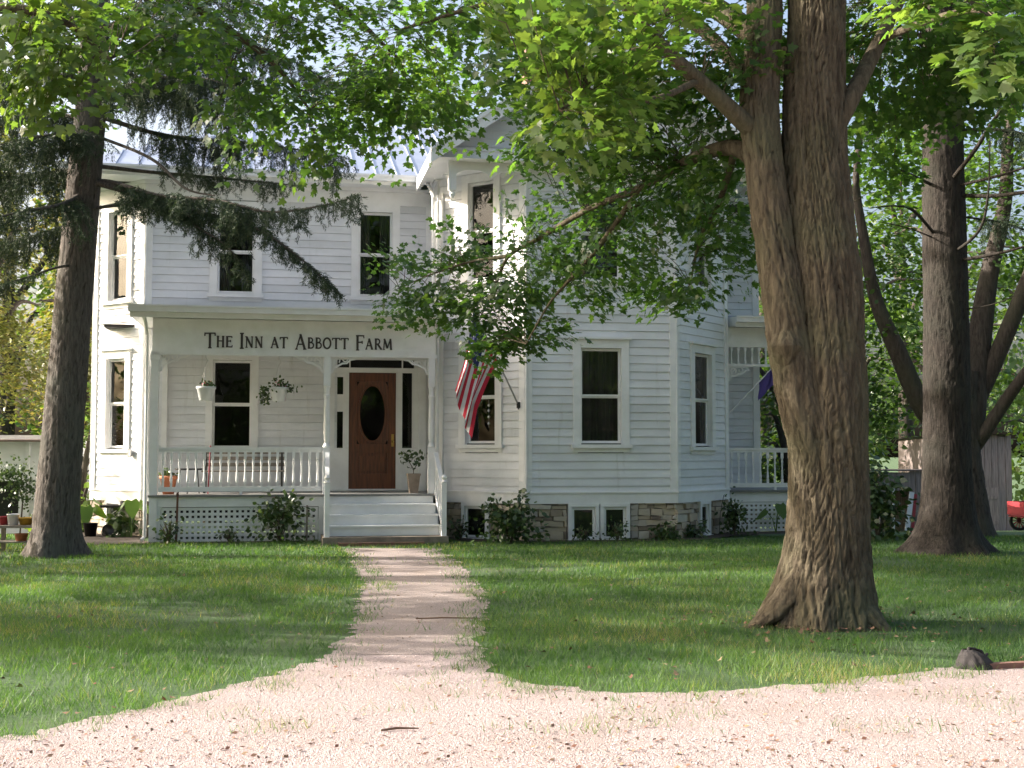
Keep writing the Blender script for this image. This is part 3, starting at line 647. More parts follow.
# lettering
def arc(cx, cz, rx, rz, a0, a1, n=12): return [(cx + rx * math.cos(R(a0 + (a1 - a0) * i / n)), cz + rz * math.sin(R(a0 + (a1 - a0) * i / n))) for i in range(n + 1)]
TK, TN = .13, .075
GL = {
 'T': (.78, [([(.39, 0), (.39, 1)], TK), ([(0, .95), (.78, .97)], TN), ([(.02, 1.0), (.0, .78)], TN), ([(.76, 1.0), (.78, .80)], TN), ([(.25, .02), (.53, .02)], TN * .8)]),
 'H': (.82, [([(.14, 0), (.14, 1)], TK), ([(.68, 0), (.68, 1)], TK), ([(.14, .56), (.68, .56)], TN)] + [([(c - .13, z), (c + .13, z)], TN * .8) for c in (.14, .68) for z in (.02, .98)]),
 'E': (.66, [([(.14, 0), (.14, 1)], TK), ([(.02, .96), (.62, .96)], TN), ([(.14, .55), (.5, .57)], TN), ([(.02, .04), (.64, .04)], TN), ([(.62, 1), (.64, .84)], TN * .8), ([(.64, .0), (.67, .2)], TN * .8), ([(.5, .66), (.51, .46)], TN * .8)]),
 'I': (.30, [([(.15, 0), (.15, 1)], TK), ([(.0, .02), (.3, .02)], TN), ([(.0, .98), (.3, .98)], TN)]),
 'N': (.86, [([(.14, 0), (.14, 1)], TN), ([(.12, 1), (.72, 0)], TK), ([(.72, 0), (.72, 1)], TN), ([(.02, .02), (.26, .02)], TN * .8), ([(.6, .98), (.84, .98)], TN * .8), ([(.0, .98), (.16, .98)], TN * .8)]),
 'A': (.86, [([(.10, 0), (.44, 1)], TN), ([(.40, 1), (.76, 0)], TK), ([(.2, .34), (.64, .34)], TN), ([(0, .02), (.22, .02)], TN * .8), ([(.62, .02), (.88, .02)], TN * .8)]),
 'B': (.68, [([(.14, 0), (.14, 1)], TK), ([(.02, .96), (.3, .96)] + arc(.3, .76, .22, .20, 90, -90)[1:] + [(.14, .56)], TN * 1.2), ([(.14, .54), (.34, .54)] + arc(.36, .29, .27, .25, 90, -90)[1:] + [(.02, .04)], TN * 1.25)]),
 'O': (.86, [(arc(.43, .5, .38, .47, 0, 360, 24), TK * .9)]),
 'F': (.64, [([(.14, 0), (.14, 1)], TK), ([(.02, .96), (.62, .96)], TN), ([(.14, .52), (.5, .54)], TN), ([(.62, 1), (.64, .80)], TN * .8), ([(.02, .02), (.28, .02)], TN * .8), ([(.5, .63), (.51, .43)], TN * .8)]),
 'R': (.76, [([(.14, 0), (.14, 1)], TK), ([(.02, .96), (.32, .96)] + arc(.32, .73, .24, .23, 90, -90)[1:] + [(.14, .5)], TN * 1.2), ([(.34, .5), (.74, .02)], TK), ([(.02, .02), (.28, .02)], TN * .8), ([(.66, .02), (.84, .02)], TN * .8)]),
 'M': (1.0, [([(.1, 0), (.18, 1)], TN), ([(.16, 1), (.5, .12)], TK), ([(.5, .12), (.82, 1)], TN), ([(.82, 1), (.9, 0)], TK), ([(.0, .02), (.22, .02)], TN * .8), ([(.78, .02), (1.02, .02)], TN * .8)]),
}
txt = [('T', 1), ('H', 0), ('E', 0), None, ('I', 1), ('N', 0), ('N', 0), None, ('A', 0), ('T', 0), None, ('A', 1), ('B', 0), ('B', 0), ('O', 0), ('T', 0), ('T', 0), None, ('F', 1), ('A', 0), ('R', 0), ('M', 0)]
BIG, SM, GAP, SP = .285, .205, .030, .135
tot = sum(SP if c is None else GL[c[0]][0] * (BIG if c[1] else SM) + GAP for c in txt)
sc_ = (4.30 - .86) / tot; x = .86; m = MB()
for c in txt:
    if c is None: x += SP * sc_; continue
    wd, st = GL[c[0]]; h = BIG if c[1] else SM; base = 3.55 - (.02 if c[1] else 0)
    for j, (pl, wt) in enumerate(st):
        m.ribbon([(x + p[0] * h * sc_, base + p[1] * h) for p in pl], wt * h * (1.15 if c[1] else 1.35), .012 + .0007 * j, y0=-.064 - .0007 * j)
    x += (wd * h + GAP) * sc_
m.build('sign_lettering', M['ink'], fb)

# turned posts
def turned_post(u, v, z0, z1, big=.055):
    m = MB(); H_ = z1 - z0; m.box(u - .065, u + .065, v - .065, v + .065, z0, z0 + .95 * .9)
    pr = [(.06, .86), (.075, .88), (.06, .91), (.042, .95), (.055, 1.02), (.062, 1.15), (.055, 1.5), (.045, 1.75), (.06, 1.80), (.06, 1.83), (.045, 1.86), (.05, 1.95), (.065, 2.0)]
    m.lathe([(r, z0 + z) for r, z in pr], (u, v, 0), 12); m.box(u - .062, u + .062, v - .062, v + .062, z0 + 2.0, z1); return m.build('porch_post', M['trim'], house, True if False else False)
DK = .86
m = MB(); m.box(-.075, .06, -.07, .06, .02, 3.44); m.box(-.09, .075, -.085, .075, 3.3, 3.40); m.build('porch_post', M['trim'], house)
turned_post(3.08, 0, DK, 3.44); turned_post(5.03, 0, DK, 3.44)
m = MB(); m.box(4.99, 5.13, 1.78, 1.88, DK, 3.44); m.build('half_post', M['trim'], house)
m = MB(); m.box(-.05, .05, 1.80, 1.88, DK, 3.44); m.build('half_post', M['trim'], house)
# gingerbread brackets
def bracket(u, v, s, z=3.44, L=.62, D=.34):
    m = MB(); T = lambda p: (u + s * p[0], v + p[1], z + p[2]); f = lambda pts, w_, t=.03, y0=-.015: m.ribbon(pts, w_, t, M=T, y0=y0)
    outer = [(.06, -D), (.10, -D + .03), (.13, -D + .11), (.20, -.20), (.28, -.155), (.36, -.15), (.43, -.085), (.52, -.07), (L - .04, -.035), (L, -.01)]
    f(outer, .035)
    f([(.065 + .0, -D), (.075, 0)], .03, .028, -.014); f([(.06, -.012), (L, -.012)], .024, .026, -.013)
    f(arc(.17, -.10, .06, .06, -40, 260, 14), .022, .024, -.012); f(arc(.33, -.075, .045, .045, -200, 80, 12), .02, .024, -.012); f([(.1, -.2), (.13, -.13), (.22, -.05)], .022, .022, -.011)
    return m.build('gingerbread_bracket', M['trim'], house)
bracket(0, 0, 1); bracket(3.08, 0, -1); bracket(3.08, 0, 1, L=.66); bracket(5.03, 0, -1, L=.66)
# deck, skirt
m = MB(); m.box(-.1, 5.2, -.1, 1.87, DK - .04, DK); m.build('porch_floor', M['porchgrey'], house)
m = MB(); m.box(-.06, 3.1, -.05, .0, .64, DK - .042); m.box(-.06, -.01, .0, 1.85, .64, DK - .042)
m.box(-.06, .12, -.045, -.005, .0, .638); m.box(2.94, 3.1, -.045, -.005, .0, .638); m.box(-.055, -.012, .0, 1.85, .0, .638)
m.build('porch_skirt', M['trim'], house)
def lattice(u0, u1, v, z0, z1, sp=.098, wd=.052):
    m = MB(); n = int((u1 - u0) / sp)
    for i in range(n + 1): u = u0 + (u1 - u0 - wd) * i / n; m.box(u, u + wd, v - .006, v, z0, z1)
    n = int((z1 - z0) / sp)
    for i in range(n + 1): z = z0 + (z1 - z0 - wd) * i / n; m.box(u0, u1, v - .013, v - .0065, z, z + wd)
    return m.build('lattice_panel', M['trim'], house)
lattice(.125, 2.93, -.01, .01, .63)
# railing with turned balusters
bal_data = {}
def baluster_mesh(h):
    k = round(h, 2)
    if k not in bal_data:
        m = MB(); m.box(-.02, .02, -.02, .02, 0, h * .14); m.lathe([(.017, h * .14), (.026, h * .18), (.022, h * .26), (.015, h * .42), (.013, h * .58), (.024, h * .70), (.016, h * .74), (.024, h * .80)], (0, 0, 0), 8); m.box(-.024, .024, -.024, .024, h * .80, h)
        me = bpy.data.meshes.new('baluster'); me.from_pydata(m.v, [], m.f); me.materials.append(M['trim']); bal_data[k] = me
    return bal_data[k]
def railing(a, b, z, h=.80, n=20, clear=.10, dz=0):
    "a,b in (u,v); dz rise from a to b"
    m = MB(); A = Vector((a[0], a[1], z)); B = Vector((b[0], b[1], z + dz))
    up = Vector((0, 0, 1)); m.bar(A + up * h, B + up * h, .075, .045); m.bar(A + up * (h - .045), B + up * (h - .045), .045, .045); m.bar(A + up * clear, B + up * clear, .05, .085)
    if dz == 0: mid = (A + B) / 2; m.bar(mid, mid + up * (clear - .04), .045, .045, up=(0, 1, 0))
    o = m.build('railing', M['trim'], house)
    hb = h - .065 - clear - .04
    for i in range(n):
        p = A.lerp(B, (i + .5) / n) + up * (clear + .04)
        q = bpy.data.objects.new('baluster', baluster_mesh(hb)); COL.objects.link(q); q.parent = o; q.location = p
    return o
railing((.08, 0), (2.99, 0), DK, .84, 20)
# steps
m = MB(); NS = 4; rise = (DK - .14) / NS
for i in range(NS):
    zt = DK - .045 - i * rise if i == 0 else DK - i * rise
    u0, u1 = (3.12, 5.06); v1 = -.05 - .27 * i; v0 = v1 - .27
    if i < NS - 0:
        zt2 = DK - (i + 1) * rise
    m.box(u0 - .01 * i, u1 + .012 * i, v1 - .02, v1, DK - (i + 1) * rise, DK - i * rise - (.042 if i == 0 else .032))          # riser
    if i < NS - 1: m.box(u0 - .03 - .01 * i, u1 + .03 + .012 * i, v0 - .045, v1 - .0, zt2 - .03, zt2)   # tread
m.box(3.06, 3.115, -.95, -.05, .14, .30); m.box(5.07, 5.12, -.95, -.05, .14, .3)
m.build('front_steps', M['trim'], house)
m = MB(); m.box(2.98, 5.2, -1.22, -.2, -.05, .135); m.build('stone_step', M['slab'], house)
m = MB(); m.box(3.25, 4.75, -1.42, -1.22, -.05, .05); m.build('brick_edging', M['brick'], house)
for uu, s in ((3.09, 0), (5.10, 1)):
    railing((uu, -.12), (uu + (.03 if s else -.03), -1.0), DK - .05, .80, 5, .1, -.62)
    m = MB(); u_ = uu + (.035 if s else -.035); m.box(u_ - .045, u_ + .045, -1.09, -1.0, .0, 1.08); m.lathe([(.045, 1.08), (.06, 1.1), (.03, 1.13), (.055, 1.18), (.02, 1.23)], (u_, -1.045, 0), 10); m.build('newel_post', M['trim'], house)

# door assembly (in the main front wall, s measured from u=-.4)
wd = W_mf; s_ = lambda u: u + .4
m = MB()
ztop = 3.50
for a, b in ((3.37, 3.42), (3.60 - .06, 3.60), (4.535, 4.60), (4.80, 5.13)):
    pass
def wb(m, u0, u1, z0, z1, n0, n1): wd.box(m, s_(u0), s_(u1), z0, z1, n0, n1)
wb(m, 3.14, 3.30, DK, ztop, -.04, .03)            # left margin
wb(m, 3.30, 3.585, DK, 1.72, -.04, .02)           # panel under the left sidelight
wb(m, 3.47, 3.585, 1.722, 3.24, -.04, .024)
wb(m, 4.535, 4.66, DK, 3.24, -.04, .024)
wb(m, 4.66, 5.18, DK, 1.72, -.04, .02); wb(m, 4.86, 5.18, 1.722, 3.24, -.04, .02)
wb(m, 3.30, 5.18, 3.242, 3.34, -.04, .026); wb(m, 3.14, 5.18, ztop, 3.6, -.04, .03)
wb(m, 4.90, 5.18, 3.342, ztop - .002, -.04, .02)
wb(m, 3.30, 3.47, 3.15, 3.24, -.04, .01)
for u in (3.60, 4.66): wb(m, u - .012, u + .012, 3.342, ztop - .002, -.04, .03)
wb(m, 4.70, 5.16, DK + .06, DK + .09, .0205, .04); wb(m, 4.70, 5.16, 1.62, 1.65, .0205, .04)
ds = m.build('door_surround', M['trim'], house)
for nm, u0, u1, z0, z1 in (('sidelight', 3.30, 3.47, 1.72, 3.15), ('sidelight', 4.66, 4.86, 1.72, 3.24), ('transom', 3.30, 4.90, 3.34, ztop)):
    m = MB(); m.quad(*[wd.p(s_(u), z, -.02) for u, z in ((u0, z0), (u1, z0), (u1, z1), (u0, z1))]); m.build(nm, M['glass'], ds)
m = MB(); wb(m, 3.30, 3.47, 2.45, 2.80, -.019, -.005); wb(m, 3.30, 3.345, 1.722, 2.45, -.019, -.005); m.build('inner_frame', M['trim'], ds)
# door leaf with an oval light
m = MB(); d0, d1, z0, z1 = 3.588, 4.532, DK + .01, 3.24; cu, cz, ru, rz = 4.06, 2.42, .26, .56
NN = 48; rim = [(cu + ru * math.cos(2 * math.pi * k / NN), cz + rz * math.sin(2 * math.pi * k / NN)) for k in range(NN)]
hw = .31; zt, zb = 3.06, 1.80
def sq(k):
    a = 2 * math.pi * k / NN; c, s = math.cos(a), math.sin(a); q = min(hw / max(abs(c), 1e-6), ((zt - zb) / 2) / max(abs(s), 1e-6)); return (cu + c * q, (zt + zb) / 2 + s * q)
for k in range(NN):
    a, b = rim[k], rim[(k + 1) % NN]; c, d = sq((k + 1) % NN), sq(k)
    m.quad(wd.p(s_(a[0]), a[1], -.045), wd.p(s_(b[0]), b[1], -.045), wd.p(s_(c[0]), c[1], -.03), wd.p(s_(d[0]), d[1], -.03))
wb(m, d0, cu - hw, z0, z1, -.06, -.02); wb(m, cu + hw, d1, z0, z1, -.06, -.02); wb(m, cu - hw, cu + hw, zt, z1, -.06, -.02)
wb(m, cu - hw, cu + hw, 1.62, zb, -.06, -.02); wb(m, cu - hw, cu + hw, 1.20, 1.62, -.08, -.055); wb(m, cu - hw + .06, cu + hw - .06, 1.26, 1.56, -.054, -.028)
wb(m, cu - hw, cu + hw, 1.12, 1.20, -.06, -.02); wb(m, cu - hw, cu + hw, z0, 1.12, -.06, -.02)
dr = m.build('front_door', M['wood_door'], house)
m = MB()
for k in range(NN):
    a = 2 * math.pi * k / NN; b = 2 * math.pi * (k + 1) / NN
    P = lambda t, e, n: wd.p(s_(cu + (ru + e) * math.cos(t)), cz + (rz + e) * math.sin(t), n)
    m.quad(P(a, -.01, -.02), P(b, -.01, -.02), P(b, .03, -.02), P(a, .03, -.02)); m.quad(P(a, .03, -.045), P(a, .03, -.02), P(b, .03, -.02), P(b, .03, -.045))
m.build('oval_moulding', M['wood_door'], dr)
m = MB(); m.poly([wd.p(s_(a), b, -.05) for a, b in rim]); m.build('oval_light', M['glass'], dr)
m = MB(); p = wd.p(s_(4.47), 1.85, .0); m.lathe([(.0, -.028), (.02, -.022), (.028, 0), (.02, .022), (0, .028)], (p[0], p[1] - .02, p[2]), 10); wb(m, 4.445, 4.495, 1.75, 2.0, -.0195, -.012); m.build('door_knob', M['brass'], dr)
# dark hall behind the door glass, with a lit far window seen through the left sidelight
# downspout at the left end of the porch, and bay downspout
m = MB(); m.tube([(-.20, -.35, 4.12), (-.17, -.2, 3.95), (-.155, -.03, 3.75), (-.15, -.02, .12), (-.19, -.12, .06)], .035, 8); m.tube([(6.68, -.86, 6.7), (6.68, -.86, .75)], .02, 6)
m.tube([(5.20, .50, 6.5), (5.20, .50, .2), (5.2, .3, .08)], .035, 8); m.build('downspout', M['trim'], house)
# small electric meter box
m = MB(); wd2 = W_lf; wd2.box(m, 1.22, 1.30, 1.55, 1.68, .036, .09); m.build('meter_box', M['galv'], house)

# ---------------- side porch (right)
sp0, sp1, sv = 11.22, 13.6, .95
porch_roof(11.3, 13.9, sv - .35, 2.95, 4.38, 4.62, 'side_porch_roof')
m = MB(); m.box(11.2, 13.6, sv, sv + .07, 3.85, 4.2); m.box(11.2, 13.6, sv - .01, sv + .08, 3.80, 3.85); m.box(11.2, 13.6, sv, sv + .06, 3.40, 3.45)
spf = m.build('side_porch_frieze', M['trim'], house)
for i in range(14):
    q = bpy.data.objects.new('spindle', baluster_mesh(.35)); COL.objects.link(q); q.parent = spf; q.location = (11.35 + i * .15, sv + .03, 3.45)
for u in (13.35,): turned_post(u, sv + .03, DK, 3.42)
bracket(11.22, sv + .03, 1, 3.40, .5, .3); bracket(13.35, sv + .03, -1, 3.40, .5, .3)
railing((11.25, sv + .03), (13.29, sv + .03), DK, .84, 13)
m = MB(); m.box(11.2, 13.65, sv - .06, 2.97, DK - .04, DK); m.build('side_porch_floor', M['porchgrey'], house)
m = MB(); m.box(11.2, 13.6, sv, sv + .04, .62, DK - .042); m.build('porch_skirt', M['trim'], house)
lattice(11.28, 13.6, sv + .03, .02, .615)
m = MB(); m.box(11.22, 13.6, sv + .05, 2.96, 4.02, 4.04); m.build('porch_ceiling', M['trim'], house)

# ------------------------------------------------------------------ things on and around the house
def hang_leaves(n, r, sz, drop=.2, cz=0):
    c = rng.normal(0, 1, (n, 3)); c /= np.linalg.norm(c, axis=1)[:, None]; c *= (r * rng.random(n)[:, None] ** .5); c[:, 2] = np.abs(c[:, 2]) * .8 - drop * rng.random(n) * (np.hypot(c[:, 0], c[:, 1]) > r * .55) + cz
    return c
LEAF6 = np.array([(0, 0), (.28, .25), (.30, .6), (0, 1), (-.30, .6), (-.28, .25)])
MAPLE = np.array([(0, 0), (.30, -.06), (.40, .10), (.30, .22), (.56, .46), (.36, .50), (.22, .52), (.20, .72), (0, 1.0), (-.20, .72), (-.22, .52), (-.36, .50), (-.56, .46), (-.30, .22), (-.40, .10), (-.30, -.06)])
def leaf_polys(c, size, shape, up=.6, tipdir=None, droop=.25, fold=.25, nrm=None):
    n = len(c); nn = rng.normal(0, 1, (n, 3)) * (1 - up) + np.array([0, 0, 1]) * up if nrm is None else nrm
    nn /= np.linalg.norm(nn, axis=1)[:, None]
    t = tipdir if tipdir is not None else rng.normal(0, 1, (n, 3)); t = t + np.array([0, 0, -droop]) ; t = t - nn * np.sum(t * nn, 1)[:, None]; t /= np.linalg.norm(t, axis=1)[:, None] + 1e-9
    s = np.cross(t, nn); size = np.broadcast_to(size, (n,))
    K = len(shape); out = np.zeros((n, K, 3))
    for i, (a, b) in enumerate(shape):
        out[:, i] = c + size[:, None] * (s * a + t * b - nn * (abs(a) * fold + .18 * b * b))
    return out
def basket(u, v, name_label, trailing):
    p = HW(u, v, 0); r = empty('hanging_basket', tuple(p), 0, name_label, 'hanging basket', 'white baskets hanging from the porch beam')
    m = MB(); m.lathe([(.11, 2.58), (.12, 2.585), (.165, 2.79), (.18, 2.80), (.18, 2.84), (.165, 2.84), (.15, 2.75)], (0, 0, 0), 18); m.build('pot', M['white_plastic'], r, True)
    m = MB()
    for a in (.4, 2.5, 4.6): m.tube([(.17 * math.cos(a), .17 * math.sin(a), 2.83), (0, 0, 3.28)], .006, 4)
    m.tube([(0, 0, 3.27), (.03, 0, 3.32), (-.01, 0, 3.39), (0, 0, 3.50)], [.012, .016, .014, .02], 6); m.build('hanger', M['white_plastic'], r)
    n = 300 if trailing else 100; rr = .24 if trailing else .16
    c = hang_leaves(n, rr, .04, .10 if trailing else .04, 2.84)
    if trailing:
        h_ = n // 2; c[:h_, 0] = -.26 + rng.normal(0, .05, h_); c[:h_, 1] *= .5; c[:h_, 2] = 2.86 - .34 * rng.random(h_)
        c[h_:h_ + 40, 0] = .24 + rng.normal(0, .06, 40); c[h_:h_ + 40, 2] = 2.88 - .14 * rng.random(40)
    pass
    np_mesh('foliage', leaf_polys(c, .05 + .02 * rng.random(n), LEAF6, .3), 6, M['shrubleaf'], rng.random(n), r)
    k = 20 if trailing else 14; c = hang_leaves(k, rr * .7, .04, 0, 2.86); np_mesh('blossom', leaf_polys(c, .045, LEAF6, .2), 6, M['flower'], rng.random(k), r)
basket(.88, .22, 'white hanging basket with a few upright pink flowers, left of the porch window', False)
basket(2.20, .22, 'white hanging basket with trailing green foliage, right of the porch window', True)

# flag on the bay
def mk_flag():
    b = W_bl.p(W_bl.L - .12, 2.50, .05); base = HW(b[0], b[1], b[2])
    r = empty('flag', tuple(base), PHI, 'striped red, white and blue flag draped from an angled pole on the bay', 'flag')
    n = Vector((-.45, -.75, 0)).normalized(); tip = Vector((-.95, -.55, 1.75))
    m = MB(); m.tube([(0, 0, 0), tuple(tip)], [.016, .012], 8); m.lathe([(.0, 0), (.025, .02), (.025, .05), (0, .07)], tuple(tip), 8); m.build('flagpole', M['galv'], r)
    m = MB(); m.bar((.03, .05, -.06), (-.01, -.02, .03), .05, .05); m.lathe([(.035, -.05), (.035, .06)], (0, 0, 0), 8); m.build('bracket', M['black'], r)
    # cloth: hoist runs down the pole from near the tip; fly hangs straight down in folds
    NU, NV = 13 * 3, 40; Pt = []
    d = tip.normalized(); hoist = 1.05; fly = 1.55
    for j in range(NU + 1):
        s = j / NU; row = []
        anchor = tip - d * (.06 + hoist * s * 1.0)
        for i in range(NV + 1):
            t = i / NV; L = fly * t
            # gathers towards the vertical line under the tip
            gat = 1 - .68 * min(1, t * 1.6); ax = anchor.x; ay = anchor.y; cx, cy = tip.x + .20, tip.y + .12
            x = cx + (ax - cx) * gat - .16 * t * (1 - s) - .30 * t; y = cy + (ay - cy) * gat + .07 * math.sin(s * 15 + t * 2.2) * min(1, t * 3)
            z = anchor.z - L * (.94 - .22 * s * 0) + .05 * math.sin(s * 9) * t
            row.append((x + .03 * math.sin(s * 11 + 1 + t) * min(1, t * 2), y, z))
        Pt.append(row)
    stripes = {0: MB(), 1: MB(), 2: MB()}
    for j in range(NU):
        for i in range(NV):
            col = (j // 3) % 2
            if j < 21 and i < NV * .40: col = 2
            stripes[col].quad(Pt[j][i], Pt[j][i + 1], Pt[j + 1][i + 1], Pt[j + 1][i])
    fm = bpy.data.meshes.new('cloth'); vs = [p for row in Pt for p in row]; fs = []; mi = []
    for j in range(NU):
        for i in range(NV):
            fs.append((j * (NV + 1) + i, j * (NV + 1) + i + 1, (j + 1) * (NV + 1) + i + 1, (j + 1) * (NV + 1) + i)); c = 0 if (j // 3) % 2 == 0 else 1
            if j < 21 and i < NV * .40: c = 2
            mi.append(c)
    fm.from_pydata(vs, [], fs)
    for nm, c in (('flag_red', (.55, .02, .05)), ('flag_white', (.75, .74, .76)), ('flag_blue', (.03, .04, .14))):
        fm.materials.append(mat(nm, c, .8, tuple(q * .9 for q in c)))
    fm.polygons.foreach_set('material_index', mi); fm.polygons.foreach_set('use_smooth', [True] * len(fs)); o = bpy.data.objects.new('cloth', fm); COL.objects.link(o); o.parent = r
    # stars
    m = MB()
    for a in range(9):
        for b_ in range(6 if a % 2 == 0 else 5):
            j = 1 + a * 2.2; i = 1.2 + b_ * 2.5 + (0 if a % 2 == 0 else 1.2); j0, i0 = int(j), int(i)
            if i0 >= NV * .39: continue
            c = Vector(Pt[j0][i0]); e1 = (Vector(Pt[j0 + 1][i0]) - c).normalized(); e2 = (Vector(Pt[j0][i0 + 1]) - c).normalized(); nn = e1.cross(e2).normalized()
            for sgn in (1, -1):
                m.poly([tuple(c + nn * .004 * sgn + (e1 * math.cos(k * math.pi / 5) + e2 * math.sin(k * math.pi / 5)) * (.022 if k % 2 == 0 else .009)) for k in range(10)])
    m.build('stars', M['white_plastic'], o)
mk_flag()
# second flag on a white pole by the side porch
base = HW(11.2, .72, 2.42); r = empty('banner', tuple(base), PHI, 'blue-violet banner on a slim white pole beside the side porch, mostly behind the trunk', 'flag')
m = MB(); m.tube([(0, 0, 0), (.95, -.55, 1.15)], .012, 6); m.build('flagpole', M['white_plastic'], r)
m = MB()
for i in range(8):
    for j in range(5):
        P = lambda a, b: (.52 + .43 * a / 8 + .05 * math.sin(b) * .3, -.30 - .25 * a / 8 + .04 * math.sin(a * 1.5 + b * .5), .63 + .52 * a / 8 - .075 * b)
        m.quad(P(i, j), P(i + 1, j), P(i + 1, j + 1), P(i, j + 1))
m.build('cloth', mat('violet_cloth', (.07, .05, .22), .8), r, True)

# porch furniture
p = HW(1.55, 1.15, DK); r = empty('porch_bench', tuple(p), PHI, 'long grey slatted bench with black legs behind the porch railing', 'bench')
m = MB()
for z in (.50, .62, .74): m.box(-.78, .78, .22, .25, z, z + .07)
m.build('backrest', M['stake'], r); m = MB()
for y in (-.2, -.08, .04): m.box(-.78, .78, y, y + .1, .40, .425)
m.build('seat', M['stake'], r)
for x in (-.72, .72):
    m = MB(); m.box(x - .02, x + .02, -.2, -.16, 0, .4); m.box(x - .02, x + .02, .2, .24, 0, .8); m.box(x - .02, x + .02, -.2, .24, .36, .398); m.box(x - .02, x + .02, -.2, .22, .58, .61); m.build('leg_frame', M['black'], r)
p = HW(.55, .75, DK); r = empty('side_table', tuple(p), PHI, 'small dark round-topped table behind the railing at the left end of the porch', 'table')
m = MB(); m.lathe([(.24, .44), (.25, .45), (.25, .47), (0, .47)], (0, 0, 0), 20); m.build('tabletop', M['black'], r)
for a in (.5, 2.6, 4.7): m = MB(); m.tube([(.18 * math.cos(a), .18 * math.sin(a), .44), (.22 * math.cos(a), .22 * math.sin(a), 0)], .012, 6); m.build('leg', M['black'], r)
p = HW(.92, .55, DK); m = MB(); m.tube([(0, 0, 0), (.03, .02, .9)], .014, 6); o = m.build('walking_stick', mat('dark_red_paint', (.22, .02, .035), .5)); o.location = tuple(p); tag(o, 'dark red upright stick leaning beside the porch table', 'stick')
p = HW(.22, .40, DK); r = empty('terracotta_pot', tuple(p), 0, 'orange terracotta pot standing in the left corner of the porch', 'flower pot')
m = MB(); m.lathe([(.10, 0), (.15, .28), (.165, .28), (.165, .34), (.14, .34), (.13, .27)], (0, 0, 0), 16); m.build('pot', M['terracotta'], r, True)
n = 60; c = hang_leaves(n, .16, .05, .05, .34); np_mesh('foliage', leaf_polys(c, .08, LEAF6, .3), 6, M['shrubleaf'], rng.random(n), r)
# potted plant by the door
p = HW(4.74, .42, DK); r = empty('potted_plant', tuple(p), PHI, 'small leggy plant in a square grey clay pot on the porch beside the door', 'potted plant')
m = MB(); m.lathe([(.115, 0), (.165, .33), (.18, .33), (.18, .37), (.15, .37), (.14, .30)], (0, 0, 0), 4); o = m.build('pot', M['clay'], r); o.rotation_euler.z = R(45)
m = MB(); m.tube([(0, 0, .3), (0, 0, .45), (-.10, 0, .62), (-.16, 0, .72)], .008, 5); m.tube([(0, 0, .42), (.08, .02, .58), (.13, 0, .70)], .007, 5); m.build('stem', M['twig'], r)
cc = np.concatenate([rng.normal((-.15, 0, .70), (.07, .05, .05), (45, 3)), rng.normal((.12, 0, .68), (.05, .04, .06), (30, 3)), rng.normal((0, 0, .55), (.05, .05, .05), (14, 3))])
np_mesh('foliage', leaf_polys(cc, .085, LEAF6, .3), 6, M['shrubleaf'], rng.random(len(cc)), r)

# stakes
def stake(u, v, h, mt, label, foot=0):
    p = HW(u, v, 0); m = MB(); m.hexa([(-.02, -.012, 0), (.02, -.012, 0), (.02, .012, 0), (-.02, .012, 0), (-.018, -.012, h), (.018, -.012, h), (.018, .012, h), (-.018, .012, h)])
    m.hexa([(-.026, -.014, h), (.026, -.014, h), (.026, .014, h), (-.026, .014, h), (-.02, -.014, h + .05), (.01, -.014, h + .05), (.01, .014, h + .05), (-.02, .014, h + .05)])
    o = m.build('garden_stake', mt); o.location = tuple(p); o.rotation_euler = (0, R(1), PHI); tag(o, label, 'stake')
stake(.42, -.22, .86, M['rust'], 'rusty brown stake in front of the lattice at the left of the porch')
stake(2.72, -.30, .62, M['stake'], 'pale wooden stake beside the shrub left of the steps')
m = MB(); m.tube([(0, 0, 0), (.03, .02, .45), (.10, .02, .78), (.12, .02, .8)], .006, 5); o = m.build('iron_hook', M['black']); p = HW(10.75, .15, 0); o.location = tuple(p); tag(o, 'thin bent iron garden hook before the stone foundation right of the bay', 'garden hook')

# shrubs and plants
def shrub(u, v, w_, h, n, label, mt='shrubleaf', leaf=.10, name='shrub', pos=None, group=None, seed=0, sparse=1.0):
    p = HW(u, v, 0) if pos is None else np.array(pos); r = empty(name, tuple(p), 0, label, 'shrub', group)
    m = MB(); tips = []
    ns = 13
    for i in range(ns):
        a = rng.random() * 6.28; q = rng.random() ** .6 * w_ * .8; hh = h * (.55 + .5 * rng.random()) * (1 - .35 * (q / w_) ** 2)
        e = np.array([math.cos(a) * q, math.sin(a) * q * .7, hh]); mid = e * [.35, .35, .55]
        m.tube([(0, 0, 0), tuple(mid), tuple(e)], [.012, .008, .004], 4)
        for k in range(7): f = .05 + .95 * rng.random(); tips.append(mid + (e - mid) * f + rng.normal(0, .07, 3) * [1, 1, .6])
    m.build('stem', M['twig'], r); tips = np.array(tips)
    c = tips[rng.integers(0, len(tips), n)] + rng.normal(0, .075 * max(w_, .4) * 1.6, (n, 3)); lo = rng.random(n) < .38; q_ = rng.normal(0, 1, (n, 3)) * [w_ * .55, w_ * .4, h * .22] + [0, 0, h * .25]; c[lo] = q_[lo]; c[:, 2] = np.abs(c[:, 2]) + .02
    np_mesh('foliage', leaf_polys(c, leaf * (.7 + .6 * rng.random(n)), LEAF6, .35, tipdir=c * [1, 1, .2] + rng.normal(0, .2, c.shape)), 6, M[mt], rng.random(n), r)
shrub(2.25, -.42, .50, 1.0, 520, 'open dark green shrub against the lattice left of the steps', leaf=.10)
shrub(6.30, -1.35, .48, .9, 760, 'dense rounded green shrub before the cellar window right of the steps', leaf=.10)
shrub(11.05, .1, .26, .85, 380, 'slim leafy shrub at the corner between bay and side porch lattice', leaf=.08)
